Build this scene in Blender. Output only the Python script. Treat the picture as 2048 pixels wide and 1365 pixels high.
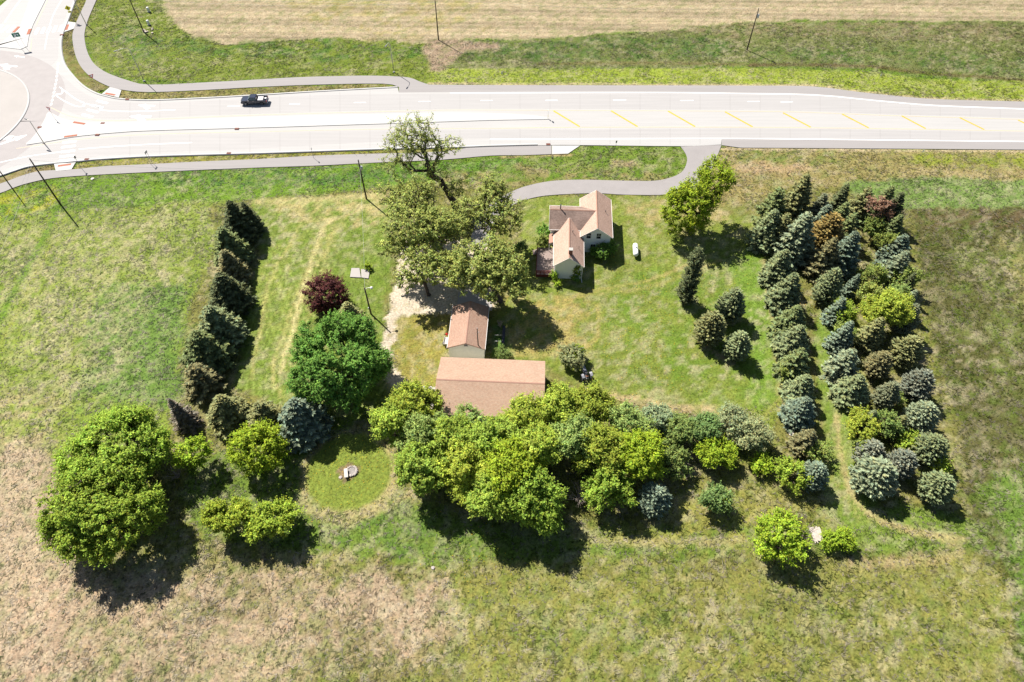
import bpy, bmesh, math, random
import numpy as np
from mathutils import Matrix, Vector
for _o in list(bpy.data.objects): bpy.data.objects.remove(_o)
SC = bpy.context.scene
COL = SC.collection
# ------------------------------------------------------------------ camera, sky, sun, exposure
PITCH, CAM_H, FPX = math.radians(52.0), 90.0, 1365.0      # looking 52 degrees below the horizon from 90 m up
cam = bpy.data.objects.new('camera', bpy.data.cameras.new('camera')); COL.objects.link(cam)
cam.data.sensor_width = 36.0; cam.data.lens = 36.0 * FPX / 2048.0
cam.data.clip_start = 0.5; cam.data.clip_end = 6000
cam.location = (0, 0, CAM_H); cam.rotation_euler = (math.radians(90) - PITCH, 0, 0)
SC.camera = cam
SUN_EL = math.radians(50); SH_AZ = math.radians(-47)       # elevation, and the ground direction in which shadows fall
W = bpy.data.worlds.new('World'); SC.world = W; W.use_nodes = True
wn = W.node_tree.nodes; wl = W.node_tree.links
sky = wn.new('ShaderNodeTexSky'); sky.sky_type = 'NISHITA'; sky.sun_disc = False
sky.sun_elevation = SUN_EL
sdx, sdy = -math.cos(SH_AZ), -math.sin(SH_AZ)              # towards the sun
sky.sun_rotation = math.atan2(sdx, sdy)
wl.new(sky.outputs[0], wn['Background'].inputs[0]); wn['Background'].inputs[1].default_value = 0.05
sl = bpy.data.lights.new('sun', 'SUN'); sl.energy = 4.9; sl.angle = math.radians(0.5); sl.color = (1.0, 0.95, 0.87)
sun = bpy.data.objects.new('sun', sl); COL.objects.link(sun)
sun.rotation_euler = Vector((-sdx * math.cos(SUN_EL), -sdy * math.cos(SUN_EL), -math.sin(SUN_EL))).to_track_quat('-Z', 'Y').to_euler()
SC.view_settings.view_transform = 'Standard'; SC.view_settings.look = 'None'
SC.view_settings.gamma = 1; SC.view_settings.exposure = 1.1; SC.view_settings.use_curve_mapping = False
# ------------------------------------------------------------------ helpers
CX, CY = 1024.0, 682.5
def ray(px, py):
    u = (px - CX) / FPX; v = (py - CY) / FPX
    return u, math.cos(PITCH) - v * math.sin(PITCH), -math.sin(PITCH) - v * math.cos(PITCH)
def gp(px, py, z=0.0):
    """survey point: where the sight line meets the level z"""
    d = ray(px, py); t = (z - CAM_H) / d[2]
    return (d[0] * t, d[1] * t)
def on_y(px, py, Y):
    d = ray(px, py); t = Y / d[1]; return (d[0] * t, CAM_H + d[2] * t)
K = 2.35
def sr(r, g, b, k=None):
    k = k or K
    f = lambda c: ((c / 255 / 12.92) if c / 255 <= 0.04045 else ((c / 255 + 0.055) / 1.055) ** 2.4) / k
    return (f(r), f(g), f(b))
RNG = np.random.default_rng(7)
def hsh(ix, iy, seed):
    h = (ix.astype(np.int64) * 374761393 + iy.astype(np.int64) * 668265263 + seed * 974711) & 0x7fffffff
    h = (h ^ (h >> 13)) * 1274126177 & 0x7fffffff
    return ((h ^ (h >> 16)) & 0xffff) / 65535.0
def vn(x, y, s, seed=0):
    x = x / s; y = y / s
    ix = np.floor(x); iy = np.floor(y); fx = x - ix; fy = y - iy
    fx = fx * fx * (3 - 2 * fx); fy = fy * fy * (3 - 2 * fy)
    a = hsh(ix, iy, seed); b = hsh(ix + 1, iy, seed); c = hsh(ix, iy + 1, seed); d = hsh(ix + 1, iy + 1, seed)
    return (a * (1 - fx) + b * fx) * (1 - fy) + (c * (1 - fx) + d * fx) * fy
def fbm(x, y, s, seed=0, o=4):
    t = 0; a = 1; n = 0
    for k in range(o):
        t = t + a * vn(x + 17.3 * k, y - 9.1 * k, s / 2 ** k, seed + k); n += a; a *= 0.55
    return t / n
def inpoly(x, y, P):
    r = np.zeros(x.shape, bool); n = len(P); j = n - 1
    bx0 = min(p[0] for p in P); bx1 = max(p[0] for p in P); by0 = min(p[1] for p in P); by1 = max(p[1] for p in P)
    m = np.nonzero((x >= bx0) & (x <= bx1) & (y >= by0) & (y <= by1))[0]
    xs = x[m]; ys = y[m]; q = np.zeros(xs.shape, bool)
    for i in range(n):
        xi, yi = P[i]; xj, yj = P[j]
        if yi != yj:
            q ^= ((yi > ys) != (yj > ys)) & (xs < (xj - xi) * (ys - yi) / (yj - yi) + xi)
        j = i
    r[m] = q
    return r
def dline(x, y, P):
    d = np.full(x.shape, 1e9)
    for (ax, ay), (bx, by) in zip(P[:-1], P[1:]):
        vx, vy = bx - ax, by - ay
        t = np.clip(((x - ax) * vx + (y - ay) * vy) / (vx * vx + vy * vy + 1e-9), 0, 1)
        d = np.minimum(d, np.hypot(x - ax - t * vx, y - ay - t * vy))
    return d
G = lambda pts: [gp(*p) for p in pts]
def smooth(P, n=3, closed=False):
    """Catmull-Rom through surveyed points"""
    out = []; m = len(P)
    rng = range(m if closed else m - 1)
    for i in rng:
        p0 = P[(i - 1) % m] if closed or i > 0 else P[0]; p1 = P[i]; p2 = P[(i + 1) % m]
        p3 = P[(i + 2) % m] if closed or i + 2 < m else P[-1]
        for k in range(n):
            t = k / n
            out.append(tuple(0.5 * (2 * p1[a] + (p2[a] - p0[a]) * t + (2 * p0[a] - 5 * p1[a] + 4 * p2[a] - p3[a]) * t * t + (3 * p1[a] - p0[a] - 3 * p2[a] + p3[a]) * t ** 3) for a in range(len(p1))))
    if not closed: out.append(P[-1])
    return out
# ---- materials
MATS = {}
def mat(name, col, rough=0.8, metal=0.0, var=0.0, scale=3.0, bump=0.0, spec=0.3, bscale=None):
    if name in MATS: return MATS[name]
    m = bpy.data.materials.new(name); m.use_nodes = True; nt = m.node_tree; b = nt.nodes['Principled BSDF']
    b.inputs['Base Color'].default_value = (*col, 1); b.inputs['Roughness'].default_value = rough
    b.inputs['Metallic'].default_value = metal; b.inputs['Specular IOR Level'].default_value = spec
    if var or bump:
        tc = nt.nodes.new('ShaderNodeTexCoord'); nz = nt.nodes.new('ShaderNodeTexNoise')
        nz.inputs['Scale'].default_value = scale; nz.inputs['Detail'].default_value = 6; nz.inputs['Roughness'].default_value = 0.65
        nt.links.new(tc.outputs['Object'], nz.inputs['Vector'])
        if var:
            rp = nt.nodes.new('ShaderNodeMapRange'); rp.inputs[1].default_value = 0.3; rp.inputs[2].default_value = 0.7
            rp.inputs[3].default_value = 1 - var; rp.inputs[4].default_value = 1 + var
            nt.links.new(nz.outputs[0], rp.inputs[0])
            mx = nt.nodes.new('ShaderNodeVectorMath'); mx.operation = 'SCALE'; mx.inputs[0].default_value = col
            nt.links.new(rp.outputs[0], mx.inputs['Scale']); nt.links.new(mx.outputs[0], b.inputs['Base Color'])
        if bump:
            bp = nt.nodes.new('ShaderNodeBump'); bp.inputs['Strength'].default_value = 1; bp.inputs['Distance'].default_value = bump
            n2 = nz
            if bscale:
                n2 = nt.nodes.new('ShaderNodeTexNoise'); n2.inputs['Scale'].default_value = bscale; nt.links.new(tc.outputs['Object'], n2.inputs['Vector'])
            nt.links.new(n2.outputs[0], bp.inputs['Height']); nt.links.new(bp.outputs[0], b.inputs['Normal'])
    MATS[name] = m; return m
def foliage(name, transl=0.3, rough=0.55):
    m = bpy.data.materials.new(name); m.use_nodes = True; nt = m.node_tree; b = nt.nodes['Principled BSDF']
    at = nt.nodes.new('ShaderNodeAttribute'); at.attribute_name = 'Col'
    oi = nt.nodes.new('ShaderNodeObjectInfo'); mx = nt.nodes.new('ShaderNodeMix'); mx.data_type = 'RGBA'; mx.blend_type = 'MULTIPLY'
    mx.inputs['Factor'].default_value = 1
    nt.links.new(at.outputs['Color'], mx.inputs['A']); nt.links.new(oi.outputs['Color'], mx.inputs['B'])
    nt.links.new(mx.outputs['Result'], b.inputs['Base Color']); b.inputs['Roughness'].default_value = rough
    b.inputs['Specular IOR Level'].default_value = 0.06
    tr = nt.nodes.new('ShaderNodeBsdfTranslucent'); nt.links.new(mx.outputs['Result'], tr.inputs['Color'])
    ms = nt.nodes.new('ShaderNodeMixShader'); ms.inputs[0].default_value = transl
    nt.links.new(b.outputs[0], ms.inputs[1]); nt.links.new(tr.outputs[0], ms.inputs[2])
    nt.links.new(ms.outputs[0], nt.nodes['Material Output'].inputs['Surface'])
    return m
M_LEAF = foliage('leaf', 0.40); M_NEEDLE = foliage('needle', 0.12, 0.7)
M_BARK = mat('bark', (0.07, 0.055, 0.045), 0.95, var=0.4, scale=4, bump=0.03)
M_DEAD = mat('dead_wood', (0.26, 0.215, 0.19), 0.95, var=0.3, scale=4)
# ---- objects
def tag(o, label=None, cat=None, group=None, kind=None):
    if label: o['label'] = label
    if cat: o['category'] = cat
    if group: o['group'] = group
    if kind: o['kind'] = kind
    return o
def empty(name, loc, rz=0.0, label=None, cat=None, group=None, s=1.0):
    o = bpy.data.objects.new(name, None); COL.objects.link(o); o.location = loc; o.rotation_euler = (0, 0, rz)
    if s != 1.0: o.scale = (s, s, s)
    o.empty_display_size = 0.3
    return tag(o, label, cat, group)
def link(name, me, parent=None):
    o = bpy.data.objects.new(name, me); COL.objects.link(o)
    if parent is not None: o.parent = parent
    return o
def np_mesh(name, V, F, mats, cols=None, smooth_=False):
    """V (n,3), F list of (m,k) index arrays"""
    me = bpy.data.meshes.new(name); V = np.asarray(V, np.float32)
    if not isinstance(F, list): F = [F]
    F = [np.asarray(f, np.int32) for f in F if len(f)]
    me.vertices.add(len(V)); me.vertices.foreach_set('co', V.ravel())
    idx = np.concatenate([f.ravel() for f in F]); me.loops.add(len(idx)); me.loops.foreach_set('vertex_index', idx)
    cnt = np.concatenate([np.full(len(f), f.shape[1], np.int32) for f in F]); st = np.concatenate([[0], np.cumsum(cnt)[:-1]]).astype(np.int32)
    me.polygons.add(len(cnt)); me.polygons.foreach_set('loop_start', st)
    if cols is not None:
        a = me.color_attributes.new('Col', 'FLOAT_COLOR', 'POINT'); c = np.ones((len(V), 4), np.float32); c[:, :3] = cols
        a.data.foreach_set('color', c.ravel())
    me.materials.append(mats); me.update(calc_edges=True)
    if smooth_: me.polygons.foreach_set('use_smooth', np.ones(len(cnt), bool))
    return me
class MB:
    """collects solids; build() links them as one mesh"""
    def __init__(s): s.v = []; s.f = []
    def poly(s, pts):
        n = len(s.v); s.v += [tuple(p) for p in pts]; s.f.append(tuple(range(n, n + len(pts)))); return s
    def hexa(s, p):   # 8 points: bottom 4 ccw, top 4 ccw
        n = len(s.v); s.v += [tuple(q) for q in p]
        for f in ((3, 2, 1, 0), (4, 5, 6, 7), (0, 1, 5, 4), (1, 2, 6, 5), (2, 3, 7, 6), (3, 0, 4, 7)): s.f.append(tuple(n + i for i in f))
        return s
    def box(s, x0, x1, y0, y1, z0, z1):
        return s.hexa([(x0, y0, z0), (x1, y0, z0), (x1, y1, z0), (x0, y1, z0), (x0, y0, z1), (x1, y0, z1), (x1, y1, z1), (x0, y1, z1)])
    def prism(s, prof, axis, a, b):  # prof 2-D polygon swept along an axis
        put = {'x': lambda t, u, w: (t, u, w), 'y': lambda t, u, w: (u, t, w), 'z': lambda t, u, w: (u, w, t)}[axis]
        n = len(s.v); k = len(prof); s.v += [put(a, *q) for q in prof] + [put(b, *q) for q in prof]
        s.f.append(tuple(range(n + k - 1, n - 1, -1))); s.f.append(tuple(range(n + k, n + 2 * k)))
        for i in range(k): j = (i + 1) % k; s.f.append((n + i, n + j, n + k + j, n + k + i))
        return s
    def tube(s, pts, r, sides=6, cap=True):
        rs = r if isinstance(r, (list, tuple)) else [r] * len(pts); n0 = len(s.v); P = [Vector(p) for p in pts]
        for i, p in enumerate(P):
            t = (P[min(i + 1, len(P) - 1)] - P[max(i - 1, 0)]).normalized()
            u = t.cross(Vector((0, 0, 1)) if abs(t.z) < 0.9 else Vector((1, 0, 0))).normalized(); w = t.cross(u)
            for k in range(sides):
                a = 2 * math.pi * k / sides; s.v.append(tuple(p + (u * math.cos(a) + w * math.sin(a)) * rs[i]))
        for i in range(len(P) - 1):
            for k in range(sides):
                a = n0 + i * sides + k; b = n0 + i * sides + (k + 1) % sides; s.f.append((a, b, b + sides, a + sides))
        if cap:
            s.f.append(tuple(range(n0 + sides - 1, n0 - 1, -1))); e = n0 + (len(P) - 1) * sides; s.f.append(tuple(range(e, e + sides)))
        return s
    def lathe(s, prof, c, sides=12, axis='z'):
        n0 = len(s.v)
        for (r, h) in prof:
            for k in range(sides):
                a = 2 * math.pi * k / sides; q = (r * math.cos(a), r * math.sin(a))
                s.v.append({'z': (c[0] + q[0], c[1] + q[1], c[2] + h), 'x': (c[0] + h, c[1] + q[0], c[2] + q[1]), 'y': (c[0] + q[0], c[1] + h, c[2] + q[1])}[axis])
        for i in range(len(prof) - 1):
            for k in range(sides):
                a = n0 + i * sides + k; b = n0 + i * sides + (k + 1) % sides; s.f.append((a, b, b + sides, a + sides))
        s.f.append(tuple(range(n0, n0 + sides))); e = n0 + (len(prof) - 1) * sides; s.f.append(tuple(range(e, e + sides)))
        return s
    def build(s, name, m, parent=None, sm=False, bevel=0.0):
        me = bpy.data.meshes.new(name); me.from_pydata(s.v, [], s.f); me.materials.append(m)
        bm = bmesh.new(); bm.from_mesh(me); bmesh.ops.recalc_face_normals(bm, faces=bm.faces)
        if bevel: bmesh.ops.bevel(bm, geom=list(bm.edges), offset=bevel, segments=2, affect='EDGES', clamp_overlap=True)
        bm.to_mesh(me); bm.free()
        if sm:
            me.polygons.foreach_set('use_smooth', np.ones(len(me.polygons), bool))
        return link(name, me, parent)
def sheet(name, P, z, m, parent=None):
    """flat polygon, given in metres"""
    bm = bmesh.new(); f = bm.faces.new([bm.verts.new((p[0], p[1], z)) for p in P]); bm.normal_update()
    if f.normal.z < 0: f.normal_flip()
    bmesh.ops.triangulate(bm, faces=[f])
    me = bpy.data.meshes.new(name); bm.to_mesh(me); bm.free(); me.materials.append(m)
    return link(name, me, parent)
def offset(P, d):
    out = []
    for i in range(len(P)):
        a = P[max(i - 1, 0)]; b = P[min(i + 1, len(P) - 1)]; tx, ty = b[0] - a[0], b[1] - a[1]; L = math.hypot(tx, ty) or 1
        out.append((P[i][0] - ty / L * d, P[i][1] + tx / L * d))
    return out
def ribbon(name, P, w, z, m, parent=None, off=0.0):
    A = offset(P, off - w / 2); B = offset(P, off + w / 2)
    V = [(x, y, z) for x, y in A] + [(x, y, z) for x, y in B]; n = len(P)
    me = np_mesh(name, V, np.array([(i, i + 1, n + i + 1, n + i) for i in range(n - 1)]), m)
    return link(name, me, parent)
def kerb(P, w, h, m, name='kerb', parent=None, z0=0.0):
    A = offset(P, -w / 2); B = offset(P, w / 2); n = len(P)
    V = [(x, y, z0) for x, y in A] + [(x, y, z0 + h) for x, y in A] + [(x, y, z0 + h) for x, y in B] + [(x, y, z0) for x, y in B]
    F = []
    for i in range(n - 1):
        for k in range(3): F.append((k * n + i, k * n + i + 1, (k + 1) * n + i + 1, (k + 1) * n + i))
    o = link(name, np_mesh(name, V, np.array(F), m), parent)
    if parent is None: tag(o, kind='structure')
    return o
# ------------------------------------------------------------------ surveyed lines of roads and paths (photo pixels -> metres)
N_KERB = [(185, -90), (153, 0), (137, 44), (129, 65), (125, 81), (125.5, 105), (132, 129), (147, 150), (168, 171), (192, 185), (215, 192), (240, 197), (300, 200), (400, 196), (510, 190), (640, 182), (795, 174)]
N_EDGE = [(798, 186), (900, 185), (1100, 184), (1300, 184), (1480, 186), (1630, 189), (1750, 200), (1870, 210), (2048, 217), (2300, 228)]
S_KERB = [(-60, 372), (0, 354), (30, 344), (60, 335), (108, 329), (162, 324), (210, 320), (300, 315), (400, 312), (512, 309), (630, 305), (780, 300), (931, 296), (980, 294), (1103, 291), (1160, 291), (1361, 293), (1442, 290)]
S_EDGE = [(1443, 280), (1480, 279), (1780, 282), (2048, 285), (2300, 288)]
nk = smooth(G(N_KERB), 4); sk = smooth(G(S_KERB), 4); ne = smooth(G(N_EDGE), 3); se = smooth(G(S_EDGE), 3)
ROAD = nk + ne + se[::-1] + sk[::-1] + [(-195, gp(-60, 372)[1] - 6), (-195, gp(-60, 60)[1]), gp(-60, 62), gp(0, 13), gp(15, 0), gp(48, -90)]
NE_IN = [(198, -70), (173, 0), (164, 20), (153.5, 43), (149, 56), (145, 70), (146, 88), (151, 111), (160.5, 132), (175, 149), (192, 161), (219, 174), (243, 180), (300, 185), (420, 180), (510, 175), (630, 170), (765, 168), (798, 175)]
NE_OUT = [(222, -70), (193, 0), (183, 23), (175, 43), (170, 62), (169, 76), (173.5, 100), (183, 121), (195, 134), (216, 147), (255, 161), (300, 170), (420, 165), (510, 160), (600, 155), (720, 152), (780, 153), (819, 156), (840, 164), (858, 170)]
NSH = [(858, 170), (1000, 171), (1500, 172), (1630, 174), (1720, 185), (1840, 197), (1930, 201), (2048, 204), (2300, 214)]
ne_in = smooth(G(NE_IN), 3); ne_out = smooth(G(NE_OUT), 3); nsh = smooth(G(NSH), 3)
NORTH_PATH = ne_in + [gp(798, 186.5)] + ne[:6] + [gp(858, 184.8)] + ne_out[::-1] if False else ne_in + [gp(798, 186.3), gp(858, 185.3)] + ne_out[::-1]
NORTH_SHOULDER = nsh + [(p[0], p[1] + 0.0) for p in ne[::-1] if p[0] > gp(858, 185)[0]] + [gp(858, 185.3)]
SP_TOP = [(-60, 384), (0, 368), (30, 357), (60, 347), (90, 342), (150, 339), (210, 333), (300, 329), (390, 324), (512, 319), (630, 312), (750, 308), (870, 304.5), (931, 297)]
SP_BOT = [(-60, 404), (0, 387), (30, 375), (60, 366), (105, 357), (180, 351), (300, 345), (390, 341), (512, 336), (630, 332), (750, 326), (885, 320), (980, 312), (1046, 311), (1103, 309)]
sp_top = smooth(G(SP_TOP), 3); sp_bot = smooth(G(SP_BOT), 3)
SOUTH_PATH = sp_top + G([(931, 296.6), (980, 294.6), (1103, 291.6)]) + sp_bot[::-1]
SOUTH_SHOULDER = se + [gp(2300, 303), gp(2048, 300), gp(1780, 298), gp(1480, 296), gp(1443, 291)]
PAD = G([(1104, 291.8), (1160, 291.8), (1149, 299), (1136, 308), (1104, 309)])
DR_L = [(1361, 293.6), (1371, 308), (1374, 322), (1366, 342), (1346, 354), (1310, 362), (1250, 362), (1160, 360), (1100, 363), (1055, 372), (1025, 383), (990, 402), (962, 430), (945, 465), (935, 500)]
DR_R = [(1443, 290.6), (1432, 318), (1418, 345), (1390, 372), (1340, 389), (1250, 390), (1190, 387), (1100, 391), (1055, 399), (1025, 411), (1002, 428), (988, 455), (978, 490)]
DRIVE = smooth(G(DR_L), 4) + smooth(G(DR_R), 4)[::-1]
GRAVEL = smooth(G([(915, 478), (975, 488), (985, 500), (960, 560), (990, 585), (985, 612), (905, 626), (850, 624), (812, 630), (796, 655), (786, 690), (784, 720), (800, 752), (830, 782), (866, 800), (866, 830), (830, 822), (795, 796), (772, 760), (764, 720), (764, 680), (771, 640), (783, 590), (792, 545), (802, 500), (830, 470), (880, 465)]), 3, True)
APRON = G([(917, 584), (984, 584), (984, 622), (913, 622)])
SLAB_A = G([(703, 537), (719, 537), (722, 556), (700, 555)]); SLAB_B = G([(722, 539), (740, 541), (737, 558), (723, 556)])
BARN_PAD = G([(846, 772), (872, 774), (870, 812), (850, 812)])
CIRC = (-132.6, 132.6); RA, RG, RO = 22.6, 15.9, 30.6
PAVED = [ROAD, NORTH_PATH, NORTH_SHOULDER, SOUTH_PATH, SOUTH_SHOULDER, PAD, DRIVE]
HARD = PAVED + [APRON, SLAB_A, SLAB_B, BARN_PAD]
# ------------------------------------------------------------------ what grows where: real ground-cover colours
STRAW = sr(216, 199, 174); TAN = sr(196, 170, 138); GREEN = sr(112, 140, 48); LUSH = sr(84, 122, 44); OLIVE = sr(138, 136, 76)
YG = sr(158, 170, 60); BROWN = sr(128, 110, 80); SOIL = sr(190, 165, 135); MEADOW = sr(128, 144, 76); DGR = sr(92, 108, 58)
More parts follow.
